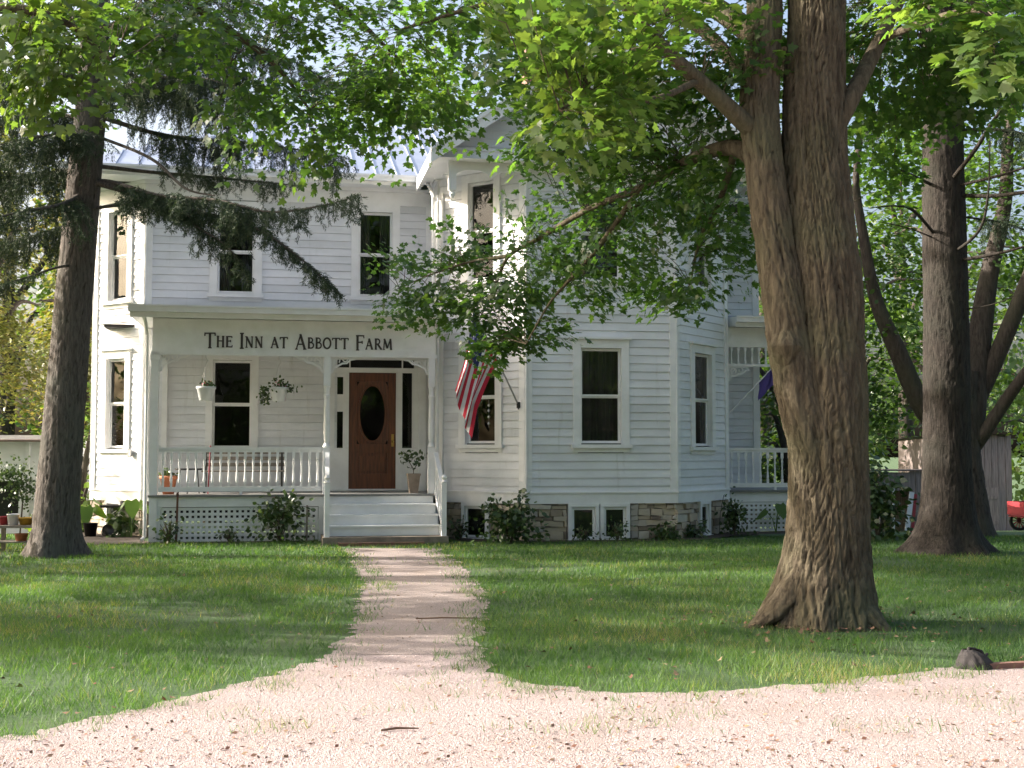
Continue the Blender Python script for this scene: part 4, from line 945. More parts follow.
shrub(1.35, -.28, .22, .26, 60, 'low wispy plant at the foot of the porch lattice', leaf=.08)
shrub(.3, -.3, .25, .45, 90, 'sparse weedy plant beside the rusty stake', leaf=.09)
shrub(7.7, -1.05, .20, .28, 110, 'low flowering plant below the left pane of the double cellar window', leaf=.06)
shrub(8.35, -1.08, .24, .36, 170, 'bushy grey-green perennial below the right pane of the double cellar window', leaf=.06)
shrub(9.3, -1.0, .26, .30, 170, 'grassy clump at the bay corner foundation', leaf=.10)
shrub(10.0, -.5, .24, .28, 160, 'grassy clump left of the narrow cellar window', leaf=.10)
shrub(-.75, 1.7, .25, .5, 120, 'spiky pale plant beside the left cellar window', leaf=.16)
shrub(5.55, -.25, .2, .4, 100, 'small leafy plant between the steps and the cellar window', leaf=.07)
shrub(0, 0, .55, 1.35, 900, 'dark bush in the shade between the two big trunks', leaf=.12, pos=(6.75, 23.2, 0))
# broad-leaved plants
def broad(u, v, h, n, label, pos=None, sz=.32):
    p = HW(u, v, 0) if pos is None else np.array(pos); r = empty('broad_leaf_plant', tuple(p), 0, label, 'plant', 'broad-leaved plants by the foundation'); m = MB(); C = []; T = []; Nn = []
    for i in range(n):
        a = i * 2.3 + .4; q = .13 + .12 * rng.random(); e = (math.cos(a) * q, math.sin(a) * q, h * (.75 + .3 * rng.random())); m.tube([(0, 0, 0), (e[0] * .3, e[1] * .3, e[2] * .6), e], [.014, .01, .008], 5); C.append(e); T.append((math.cos(a), math.sin(a), -.5)); Nn.append((math.cos(a) * .7, math.sin(a) * .7 - .6, .6))
    m.build('stem', M['bigleaf'], r); BL = np.array([(0, 0), (.25, -.15), (.42, .1), (.36, .5), (.18, .82), (0, 1), (-.18, .82), (-.36, .5), (-.42, .1), (-.25, -.15)])
    np_mesh('leaves', leaf_polys(np.array(C), sz, BL, nrm=np.array(Nn), tipdir=np.array(T), fold=.3), 10, M['bigleaf'], rng.random(n), r)
broad(-1.5, 2.3, .75, 5, 'tall pale broad-leaved plant at the far left house corner', sz=.34)
broad(-.55, 1.5, .85, 4, 'broad-leaved plant rising left of the porch downspout', sz=.34)
broad(12.1, .55, .62, 4, 'broad-leaved plant with tall stem before the side porch lattice', sz=.3)
# black pots by the left corner
for (u, v, lb) in ((-1.35, 1.9, 'black plastic nursery pot at the left house corner, the upright one'), (-1.05, 1.65, 'smaller tipped black nursery pot beside the upright one')):
    m = MB(); k = 1 if 'upright' in lb and 'smaller' not in lb else .75; m.lathe([(.10 * k, 0), (.14 * k, .26 * k), (.15 * k, .26 * k), (.13 * k, .26 * k), (.12 * k, .2 * k)], (0, 0, .01), 14); o = m.build('nursery_pot', M['black'], None, True); o.location = tuple(HW(u, v, 0)); tag(o, lb, 'flower pot')
    if k < 1: o.rotation_euler = (R(70), 0, .6); o.location.z = .09

# ------------------------------------------------------------------ TREES
def smooth_path(pts, rad, n=8):
    P = catmull([tuple(p) for p in pts], n); rr = np.interp(np.linspace(0, len(rad) - 1, len(P)), np.arange(len(rad)), rad); return np.array(P), rr
VARS = []
def bark_stem(path, rad, seg=96, dz=.02, amp=.014, freq=13, flare=None, seed=0, lump=.05):
    "returns verts, faces of a furrowed stem"
    P, rr = smooth_path(path, rad, 12); L = np.concatenate([[0], np.cumsum(np.linalg.norm(np.diff(P, axis=0), axis=1))]); n = max(8, int(L[-1] / dz))
    l = np.linspace(0, L[-1], n); C = np.stack([np.interp(l, L, P[:, i]) for i in range(3)], 1); r = np.interp(l, L, rr)
    th = np.arange(seg) / seg * 2 * np.pi; TH, LL = np.meshgrid(th, l); r2 = np.repeat(r[:, None], seg, 1)
    cx, sx = np.cos(TH), np.sin(TH)
    warp = (fbm(cx * 1.5 + 30 + LL * .9, sx * 1.5 + 30 + LL * .3, seed) - .5) * .5
    A = np.cos(TH + warp) * freq * .45 + 60; B = np.sin(TH + warp) * freq * .45 + 60 
    def rid(a, b, s): return np.minimum(1, 2.3 * np.abs(2 * vnoise(a, b, s) - 1))
    lz = LL * 1.1
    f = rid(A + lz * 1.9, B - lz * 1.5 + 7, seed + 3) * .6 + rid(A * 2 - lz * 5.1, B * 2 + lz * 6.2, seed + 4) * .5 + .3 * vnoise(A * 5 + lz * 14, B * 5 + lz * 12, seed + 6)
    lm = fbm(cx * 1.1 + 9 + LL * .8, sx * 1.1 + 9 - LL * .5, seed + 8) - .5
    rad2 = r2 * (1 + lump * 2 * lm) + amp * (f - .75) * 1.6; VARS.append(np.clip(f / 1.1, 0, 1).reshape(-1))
    if flare:
        fz, lobes = flare
        q = np.exp(-np.maximum(LL, 0) / fz)
        for (ang, amt, wd) in lobes: rad2 += amt * q ** 1.3 * np.exp(-((np.angle(np.exp(1j * (TH - ang)))) / wd) ** 2)
    V = np.stack([C[:, 0][:, None] + rad2 * cx, C[:, 1][:, None] + rad2 * sx, np.repeat(C[:, 2][:, None], seg, 1)], 2).reshape(-1, 3)
    i = np.arange(n - 1)[:, None] * seg; k = np.arange(seg)[None]; k2 = (k + 1) % seg
    Fc = np.stack([i + k, i + k2, i + seg + k2, i + seg + k], 2).reshape(-1, 4); return V, Fc
def grid_obj(name, parts, mt, parent):
    vs = []; fs = []; b = 0
    for V, Fc in parts: vs.append(V); fs.append(Fc + b); b += len(V)
    V = np.concatenate(vs); Fc = np.concatenate(fs); me = bpy.data.meshes.new(name); K = len(Fc)
    me.vertices.add(len(V)); me.vertices.foreach_set('co', V.reshape(-1)); me.loops.add(K * 4); me.loops.foreach_set('vertex_index', Fc.reshape(-1).astype(np.int32))
    me.polygons.add(K); me.polygons.foreach_set('loop_start', np.arange(0, K * 4, 4, dtype=np.int32)); me.update(calc_edges=True); me.polygons.foreach_set('use_smooth', [True] * K)
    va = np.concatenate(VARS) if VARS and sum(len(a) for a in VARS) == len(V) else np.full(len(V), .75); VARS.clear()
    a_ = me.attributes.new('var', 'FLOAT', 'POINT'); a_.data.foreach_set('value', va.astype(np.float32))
    me.materials.append(mt); o = bpy.data.objects.new(name, me); COL.objects.link(o); o.parent = parent; return o
def tube_np(pts, rad, seg=8):
    P = np.array(pts, float); n = len(P); T = np.gradient(P, axis=0); T /= np.linalg.norm(T, axis=1)[:, None] + 1e-9
    ref = np.array([0, 0, 1.]) if abs(T[0][2]) < .8 else np.array([1., 0, 0]); X = np.cross(T, ref); X /= np.linalg.norm(X, axis=1)[:, None] + 1e-9; Y = np.cross(T, X)
    a = np.arange(seg) / seg * 2 * np.pi; V = P[:, None] + (X[:, None] * np.cos(a)[None, :, None] + Y[:, None] * np.sin(a)[None, :, None]) * np.asarray(rad)[:, None, None]
    V = V.reshape(-1, 3); i = np.arange(n - 1)[:, None] * seg; k = np.arange(seg)[None]; k2 = (k + 1) % seg
    return V, np.stack([i + k, i + k2, i + seg + k2, i + seg + k], 2).reshape(-1, 4)

def sprays(blobs, limbs, leaf=.10, per=16, srad=.30, shape=MAPLE, twig_frac=.5, flat=.35, colvar=(.0, 1.0), jit=.0):
    """blobs: (centre, rx, ry, rz, n). returns leaf polys, var, twig tube parts"""
    LP = np.concatenate([smooth_path(a, b, 8)[0] for a, b in limbs]); C = []; T = []; tw = []; var = []; Nn = []
    for (c, rx, ry, rz, n) in blobs:
        c = np.array(c, float)
        for _ in range(int(n)):
            q = rng.normal(0, 1, 3); q /= np.linalg.norm(q); q *= rng.random() ** .4; s = c + q * [rx, ry, rz]
            d = LP - s; k = np.argmin(np.sum(d * d, 1) + .6 * np.maximum(0, LP[:, 2] - s[2]) * 0); base = LP[k]; dist = np.linalg.norm(s - base) + 1e-6
            out = (s - base) / dist; out = out * .7 + np.array([out[0], out[1], 0]) * .3; out[2] -= .12; out /= np.linalg.norm(out)
            if rng.random() < twig_frac and dist < 3.2:
                b0 = base if dist < .8 else s - (s - base) / dist * (.5 + .5 * rng.random())
                mid = (b0 + s) / 2 + np.array([0, 0, .12 * min(1, dist)]) + rng.normal(0, .05, 3); tw.append(tube_np([b0, mid, s, s + out * srad * .7], [.007, .005, .0035, .0015], 3))
            m = int(per * (.6 + .8 * rng.random())); side = np.cross(out, [0, 0, 1.]); side /= np.linalg.norm(side) + 1e-9; upv = np.cross(side, out)
            u = rng.random(m); a = (rng.random(m) - .5) * 2
            p = s + out * ((u - .3) * srad * 1.6)[:, None] + side * (a * srad * (1.1 - .6 * np.abs(u - .4)))[:, None] + upv * (rng.normal(0, srad * flat * .45, m))[:, None]
            p[:, 2] -= .25 * srad * (np.abs(a) + u * .8) * rng.random(m)
            C.append(p); T.append(out * .6 + side * a[:, None] * 1.1 + rng.normal(0, .35, (m, 3))); tl = rng.normal(0, .30, 3)
            nv = upv + tl + rng.normal(0, .32, (m, 3)); nv[:, 2] += .15; Nn.append(nv)
            vb = rng.random(); var.append(np.clip(colvar[0] + (colvar[1] - colvar[0]) * (.5 * vb + .5 * rng.random(m)), 0, 1))
    C = np.concatenate(C); T = np.concatenate(T); Nn = np.concatenate(Nn); var = np.concatenate(var)
    return leaf_polys(C, leaf * (.65 + .55 * rng.random(len(C))), shape, tipdir=T, droop=.55, fold=.22, nrm=Nn), var, tw

# --- the big maple in front (forked trunk)
B1 = np.array([2.93, 11.85, 0.])
t1 = empty('maple_tree', tuple(B1), 0, 'massive forked maple with furrowed bark and flared roots standing on the front lawn', 'tree')
def L1(pts): return [tuple(np.array(p) - B1) for p in pts]
def pxs(*a): return [at(*p) for p in a]
main = [(0, 0, -.15), (.02, 0, .3), (.05, 0, .8), (.06, 0, 1.4), (.06, 0, 2.2), (.05, 0, 3.2), (.0, .05, 4.0), (.0, .1, 4.9), (.04, .1, 5.9), (.1, .2, 7.4), (.2, .4, 9.5), (.4, .6, 13)]
mr = [.46, .41, .365, .355, .36, .345, .315, .29, .26, .24, .18, .06]
lstem = [(-.06, -.06, 1.1), (-.14, -.12, 1.7), (-.25, -.13, 2.2), (-.32, -.12, 2.7), (-.38, -.10, 3.2), (-.48, -.05, 4.0), (-.55, 0, 4.9), (-.47, .1, 5.9), (-.5, .2, 7.2), (-.9, .3, 9), (-1.5, .2, 12)]
lr = [.16, .20, .205, .20, .185, .175, .175, .16, .14, .1, .04]
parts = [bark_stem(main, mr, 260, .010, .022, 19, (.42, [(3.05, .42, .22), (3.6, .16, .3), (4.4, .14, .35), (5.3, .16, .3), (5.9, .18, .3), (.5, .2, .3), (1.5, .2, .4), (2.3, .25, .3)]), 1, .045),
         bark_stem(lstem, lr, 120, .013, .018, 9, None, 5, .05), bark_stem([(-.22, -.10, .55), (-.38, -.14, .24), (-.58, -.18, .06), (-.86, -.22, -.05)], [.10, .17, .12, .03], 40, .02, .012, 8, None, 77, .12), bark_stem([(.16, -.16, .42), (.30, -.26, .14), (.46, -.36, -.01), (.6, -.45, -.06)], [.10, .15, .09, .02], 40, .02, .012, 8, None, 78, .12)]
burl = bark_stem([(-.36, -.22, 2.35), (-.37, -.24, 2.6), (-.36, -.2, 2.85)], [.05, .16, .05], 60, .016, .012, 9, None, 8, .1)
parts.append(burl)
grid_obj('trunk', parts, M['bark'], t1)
# limbs (world)
low = pxs((772, 175, 11.9), (735, 148, 12.2), (690, 160, 13.0), (640, 188, 14.2), (587, 210, 15.4), (540, 238, 16.4), (509, 256, 17.0), (496, 284, 17.4), (480, 318, 17.7))
low2 = pxs((640, 188, 14.2), (600, 245, 15.4), (566, 284, 16.0), (549, 304, 16.2), (526, 344, 16.5))
low3 = pxs((509, 256, 17.0), (470, 262, 17.6), (430, 275, 18.1), (395, 290, 18.4))
low4 = pxs((735, 150, 12.2), (720, 200, 13.2), (700, 240, 14.2), (690, 285, 15.0))
upl = pxs((752, 130, 11.8), (715, 95, 11.5), (668, 52, 11.1), (630, 10, 10.7), (590, -60, 10.2))
upl2 = pxs((768, 100, 11.9), (740, 70, 12.3), (690, 20, 12.8), (600, -20, 13.2), (500, 0, 13.6), (400, 30, 14.0))
rl = pxs((825, 150, 11.9), (850, 100, 11.9), (870, 60, 12.2), (895, 10, 12.6), (930, -60, 13.0))
fr = pxs((700, 80, 11.4), (650, 100, 10.6), (600, 90, 9.9), (560, 110, 9.5))
rf = pxs((880, 40, 12.3), (930, 20, 10.6), (980, 10, 8.8), (1010, 30, 7.7))
ul3 = [B1 + np.array(p) for p in ((0, .1, 5.2), (-1, 1.5, 6.6), (-2.5, 3, 7.6), (-4, 4, 8))]
ul4 = [B1 + np.array(p) for p in ((0, .1, 6.2), (1.5, 1, 7.6), (3.5, 1.2, 8.8))]
ul5 = [B1 + np.array(p) for p in ((-.4, .1, 6.5), (-1.6, -1.5, 8), (-2.6, -3, 9))]
limbs1 = [(low, [.10, .085, .06, .045, .036, .03, .024, .016, .009]), (low2, [.03, .035, .022, .016, .008]), (low3, [.03, .018, .012, .005]), (low4, [.04, .03, .02, .01]),
          (upl, [.095, .078, .062, .05, .035]), (upl2, [.10, .07, .07, .05, .03, .015]), (rl, [.09, .09, .08, .06, .045]), (fr, [.035, .028, .02, .01]), (rf, [.04, .03, .02, .01]), (ul3, [.15, .1, .07, .03]), (ul4, [.13, .09, .04]), (ul5, [.1, .07, .03])]
def limb_parts(limbs, B, seg=12):
    out = []
    for p, r in limbs: P, rr = smooth_path(p, r, 8); out.append(tube_np(P - B, rr, seg))
    return out
def blob(px, py, Y, rx, ry, rz, n): return (at(px, py, Y), rx, ry, rz, n)
bl1 = [blob(425, 262, 18.2, .75, .5, .32, 16), blob(400, 300, 18.3, .45, .5, .25, 10), blob(455, 300, 17.8, .7, .6, .42, 30), blob(505, 300, 17.4, .75, .6, .5, 36), blob(470, 250, 17.8, .6, .6, .35, 14),
       blob(500, 340, 17.2, .5, .4, .25, 16), blob(540, 330, 16.8, .35, .4, .25, 8), blob(545, 260, 16.6, .6, .7, .45, 26), blob(535, 210, 16.8, .4, .6, .4, 8), blob(590, 240, 15.8, .8, .8, .5, 32), blob(605, 190, 15.5, .85, .9, .5, 28),
       blob(650, 230, 15.0, .8, .9, .55, 38), blob(640, 280, 15.4, .75, .6, .3, 22), blob(590, 290, 15.8, .45, .4, .22, 10), blob(700, 215, 14.2, .7, .9, .6, 46), blob(725, 260, 14.6, .5, .6, .4, 22), blob(690, 290, 14.8, .45, .5, .25, 16),
       blob(610, 130, 13.8, .9, 1.2, .55, 48), blob(680, 120, 12.8, .8, 1.0, .6, 64), blob(545, 125, 14.2, .6, .9, .45, 18), blob(655, 170, 13.6, .9, .9, .4, 46), blob(720, 170, 13.0, .45, .8, .5, 28),
       blob(720, 60, 12.2, .5, .8, .6, 34), blob(640, 40, 11.8, 1.0, 1.0, .6, 70), blob(560, 50, 12.4, .8, .9, .5, 44), blob(500, 90, 15.0, .6, .8, .3, 6), blob(525, 165, 15.6, .3, .5, .3, 5),
       blob(800, 40, 13.5, .9, .5, .6, 40), blob(900, 60, 13.6, .7, 1.0, .55, 50), blob(935, 95, 14.2, .6, .8, .5, 36), blob(880, 130, 14.6, .35, .6, .5, 16), blob(960, 40, 13.4, .8, 1.0, .5, 44), blob(1010, 80, 14.5, .6, .8, .5, 24), blob(890, 175, 15, .3, .4, .3, 8)]
bl1 += [blob(330, 90, 14.2, .9, .9, .6, 20), blob(420, 60, 14.6, .9, .9, .6, 20), blob(380, 20, 14.0, 1.0, 1, .4, 24), blob(470, 25, 13.8, .8, .8, .4, 16), blob(440, 120, 14.9, .5, .6, .4, 7), blob(370, 130, 14.6, .6, .6, .4, 9)]
bl1n = [blob(590, 75, 9.7, .42, .5, .42, 26), blob(545, 45, 9.5, .45, .5, .3, 18), blob(600, 125, 9.5, .35, .3, .25, 11), blob(545, 130, 9.4, .22, .25, .14, 5), blob(640, 90, 10, .35, .4, .3, 12), blob(528, 12, 9.4, .5, .5, .2, 14), blob(650, 15, 9.7, .5, .5, .25, 16),
        blob(1008, 25, 7.4, .22, .35, .18, 9), blob(1012, 70, 7.3, .12, .2, .14, 4), blob(905, 2, 7.6, .28, .35, .1, 7), blob(960, -10, 7.5, .3, .4, .12, 8)]
up1 = [(B1 + np.array(c), a, b, d, n) for c, a, b, d, n in (((-1, 1, 8.5), 3.2, 3.5, 1.6, 200), ((2.5, 1, 9.5), 3, 3, 1.8, 170), ((-2.5, 3.5, 8), 2.4, 2.4, 1.2, 110), ((-1.5, -2, 8.8), 2.4, 2, 1.2, 70), ((0, 1, 12), 3, 3, 2, 170), ((3.5, 3.5, 8), 2, 2, 1.2, 60))]
bl1 = [(c, a, b, d, max(2, int(n * (1.25 if i_ < 9 else .88)))) for i_, (c, a, b, d, n) in enumerate(bl1)]
q1, v1, tw1 = sprays(bl1, limbs1, .092, 20, .30); q2, v2, tw2 = sprays(bl1n, limbs1, .10, 16, .20, flat=.8, twig_frac=.35); q3, v3, tw3 = sprays(up1, limbs1, .15, 22, .5, twig_frac=.3)
np_mesh('foliage', np.concatenate([q1, q2, q3]) - B1, len(MAPLE), M['maple'], np.concatenate([v1 * .85, v2 * .5 + .5, v3 * .8]), t1)  # near leaves pushed to the paler stops: sunlight painted into their colour
grid_obj('limbs', limb_parts(limbs1, B1) + [(a - B1, b) for a, b in tw1 + tw2 + tw3], M['bark'], t1)

# --- second maple, trunk just outside the frame on the left
B2 = np.array([-8.6, 12.2, 0.])
t2 = empty('maple_tree', tuple(B2), 0, 'spreading maple whose bright leafy boughs reach in across the upper left corner', 'tree')
parts = [bark_stem([(0, 0, -.1), (0, 0, 1), (.05, 0, 3), (.1, 0, 5), (.2, .1, 8), (.2, .2, 12)], [.4, .33, .3, .27, .18, .05], 80, .03, .013, 11, (.4, [(0, .15, .4), (2, .15, .4), (4, .15, .4)]), 21)]
grid_obj('trunk', parts, M['bark'], t2)
la = [B2 + [.1, 0, 4.4]] + pxs((-120, 60, 10.6), (-20, 10, 10.2), (60, 20, 10.2), (110, 60, 10.6))
lb = [B2 + [.1, 0, 5.2]] + pxs((-60, -80, 11.8), (100, -60, 12.2), (200, 10, 12.8), (270, 60, 13.4), (310, 110, 13.8))
lc = [B2 + [.1, 0, 5.8]] + pxs((50, -120, 13), (200, -60, 13.6), (330, 0, 14.2), (400, 60, 14.8))
le = [B2 + np.array(p) for p in ((.1, 0, 6), (2.0, 1.6, 7.6), (4, 2.6, 8.6))]; lf = [B2 + np.array(p) for p in ((.1, 0, 5), (-2, 1, 7), (-3.5, 1.5, 8.5))]; lg = [B2 + np.array(p) for p in ((.1, 0, 5.4), (-.5, 2.5, 7), (-1, 4, 8))]
limbs2 = [(la, [.12, .08, .05, .03, .012]), (lb, [.14, .09, .06, .045, .03, .012]), (lc, [.12, .08, .06, .04, .015]), (le, [.12, .07, .03]), (lf, [.14, .08, .03]), (lg, [.12, .07, .03])]
bl2 = [blob(30, 45, 10.2, .5, .5, .34, 28), blob(60, 60, 10.0, .35, .4, .3, 14), blob(15, 85, 10.0, .25, .3, .12, 6), blob(-30, 40, 10.3, .4, .5, .4, 16), blob(70, 5, 10.4, .6, .5, .25, 22), blob(140, 20, 11.6, .7, .7, .35, 34), blob(120, 60, 11.5, .4, .4, .2, 8),
       blob(200, 30, 12.6, .8, .8, .4, 30), blob(280, 60, 13.2, .8, .8, .5, 30), blob(250, 110, 13.0, .4, .5, .35, 16), blob(310, 130, 13.6, .55, .6, .3, 16), blob(250, 150, 13.0, .16, .2, .2, 3), blob(340, 60, 14.2, .8, .8, .5, 16), blob(270, 10, 12.8, 1.0, .8, .3, 40), blob(370, 95, 14.4, .5, .6, .35, 16), blob(300, 165, 13.7, .25, .3, .15, 4), blob(420, 110, 14.8, .4, .4, .3, 6)]
up2 = [(B2 + np.array(c), a, b, d, n) for c, a, b, d, n in (((0, .8, 9.0), 3.2, 3.0, 1.8, 110), ((0, .5, 11.5), 2.8, 2.6, 1.8, 90), ((3.5, 2.4, 8.8), 2.0, 1.8, .8, 30), ((-2.5, 1.5, 6.5), 2.0, 2.0, 1.0, 30))]
q1, v1, tw1 = sprays(bl2[5:], limbs2, .092, 18, .28, flat=.6); q2, v2, tw2 = sprays(bl2[:5], limbs2, .10, 18, .24, flat=.8, twig_frac=.3); q3, v3, tw3 = sprays(up2, limbs2, .15, 22, .5, twig_frac=.3)
np_mesh('foliage', np.concatenate([q1, q2, q3]) - B2, len(MAPLE), M['maple2'], np.concatenate([v1 * .8, v2 * .5 + .5, v3 * .8]), t2); tw1 = tw1 + tw2  # nearest boughs get paler greens, sun put into the leaf colour
grid_obj('limbs', limb_parts(limbs2, B2) + [(a - B2, b) for a, b in tw1 + tw3], M['bark'], t2)

# --- spruces
def needles(paths, step=.02, ln=.058, wd=.013, k=4, droop=.2):
    C = []; D = []; L = []
    for P in paths:
        P = np.array(P); seg = np.linalg.norm(np.diff(P, axis=0), axis=1); l = np.concatenate([[0], np.cumsum(seg)]); n = max(2, int(l[-1] / step)); q = np.linspace(0, l[-1], n)
        c = np.stack([np.interp(q, l, P[:, i]) for i in range(3)], 1); d = np.gradient(c, axis=0); d /= np.linalg.norm(d, axis=1)[:, None] + 1e-9
        for _ in range(k): C.append(c); D.append(d)
    C = np.concatenate(C); D = np.concatenate(D); n = len(C); r = rng.normal(0, 1, (n, 3)); r -= D * np.sum(r * D, 1)[:, None]; r /= np.linalg.norm(r, axis=1)[:, None]
    v = r * .75 + D * .65 + np.array([0, 0, -droop]); v /= np.linalg.norm(v, axis=1)[:, None]; s = np.cross(v, rng.normal(0, 1, (n, 3))); s /= np.linalg.norm(s, axis=1)[:, None]
    l_ = ln * (.6 + .7 * rng.random(n))[:, None]; w_ = wd / 2
    return np.stack([C - s * w_, C + v * l_ * .5 + s * w_ * .8 , C + v * l_, C + v * l_ * .5 - s * w_ * .8 + s * 0], 1)
def bough(path, rad, tl=.7, start=.25, dens=.10, hang=.6, bare=False):
    "returns tube parts and needle twig paths"
    P, rr = smooth_path(path, rad, 8); tubes = [tube_np(P, rr, 6)]; tw = []
    if bare:
        return tubes, tw
    L = np.concatenate([[0], np.cumsum(np.linalg.norm(np.diff(P, axis=0), axis=1))]); tot = L[-1]; q = start * tot; tw.append([p for p, l_ in zip(P, L) if l_ > start * tot * .8]); ph = rng.random() * 9
    if len(tw[-1]) < 3: tw.pop()
    while q < tot:
        b = np.array([np.interp(q, L, P[:, i]) for i in range(3)]); b2 = np.array([np.interp(min(tot, q + .1), L, P[:, i]) for i in range(3)]); d = b2 - b if q < tot - .1 else P[-1] - P[-2]; d = d / (np.linalg.norm(d) + 1e-9)
        f = (q / tot - start) / (1 - start); ll = tl * (1.15 - .75 * f) * (.45 + .9 * rng.random()) * (min(1, f * 4 + .35)) * (.75 + .45 * math.sin(q * 7 + ph))
        side = np.cross(d, [0, 0, 1.]); side /= np.linalg.norm(side) + 1e-9
        for s in (-1, 1):
            dr = d * .55 + side * s * (.8 + .2 * rng.random()) + rng.normal(0, .12, 3); dr[2] += rng.normal(-.08, .18); dr /= np.linalg.norm(dr)
            e1 = b + dr * ll * .5 + [0, 0, -.02]; e2 = b + dr * ll * .9 + np.array([0, 0, -hang * ll * .35]); tw.append([b, e1, e2])
            nh = int(ll / .11)
            for h in range(nh):   # hanging branchlets
                t = (h + .6) / (nh + .5); p = b + (e2 - b) * t; hl = (.06 + .45 * rng.random() ** 2.2) * hang; tw.append([p, p + [rng.normal(0, .04), rng.normal(0, .04), -hl * .6], p + [rng.normal(0, .05), rng.normal(0, .05), -hl]])
        if rng.random() < .7: hl = .3 * hang; tw.append([b, b + [0, 0, -hl * .5], b + [rng.normal(0, .04), rng.normal(0, .04), -hl]])
        q += dens * (.4 + 1.1 * rng.random())
    return tubes, tw
def spruce(B, trunk_path, trunk_r, boughs, label, auto, seed, flare, lmat='sprucebark'):
    B = np.array(B, float); t = empty('spruce_tree', tuple(B), 0, label, 'tree')
    grid_obj('trunk', [bark_stem([tuple(np.array(p)) for p in trunk_path], trunk_r, 96, .03, .010, 17, flare, seed, .03)], M[lmat], t)
    tubes = []; tw = []; tubes2 = []
    for b in boughs:
        p0 = np.array(b[0][0][0]); zz = p0[2]; cx = np.interp(zz, [p[2] for p in trunk_path], [p[0] for p in trunk_path]); c0 = B + np.array([cx, 0, zz]); b = (([c0 + (0, 0, -.02)] + [p for p in b[0][0] if np.hypot(p[0] - c0[0], p[1] - c0[1]) > .42], b[0][1]), b[1])
        a, c = bough(*b[0], **b[1]); tubes += a; tw += c
    ndl = needles(tw) if tw else np.zeros((0, 4, 3)); paths2 = []
    for (z0, z1, n, Lmax) in auto:
        for i in range(n):
            z = z0 + (z1 - z0) * (i + rng.random()) / n; a = i * 2.4 + rng.random(); ll = Lmax * (1 - .75 * (z - z0) / (z1 - z0 + 1e-6)) * (.8 + .3 * rng.random())
            cx = np.interp(z, [p[2] for p in trunk_path], [p[0] for p in trunk_path]); dv = np.array([math.cos(a), math.sin(a), 0]); st = B + [cx, 0, z]
            pth = [st, st + dv * ll * .4 + [0, 0, -.10 * ll], st + dv * ll * .75 + [0, 0, -.22 * ll], st + dv * ll + [0, 0, -.24 * ll]]
            q, c = bough(pth, [.035, .025, .015, .006], tl=.8, dens=.22, hang=.7); tubes += q; paths2 += c
    if paths2: ndl = np.concatenate([ndl, needles(paths2, .05, .10, .03, 3)])
    grid_obj('branches', [(a - B, b) for a, b in tubes], M[lmat], t)
    np_mesh('needles', ndl - B, 4, M['needle'], rng.random(len(ndl)), t)
Bs = np.array([-7.15, 19.7, 0.])
def bp(*a): return [at(*p) for p in a]
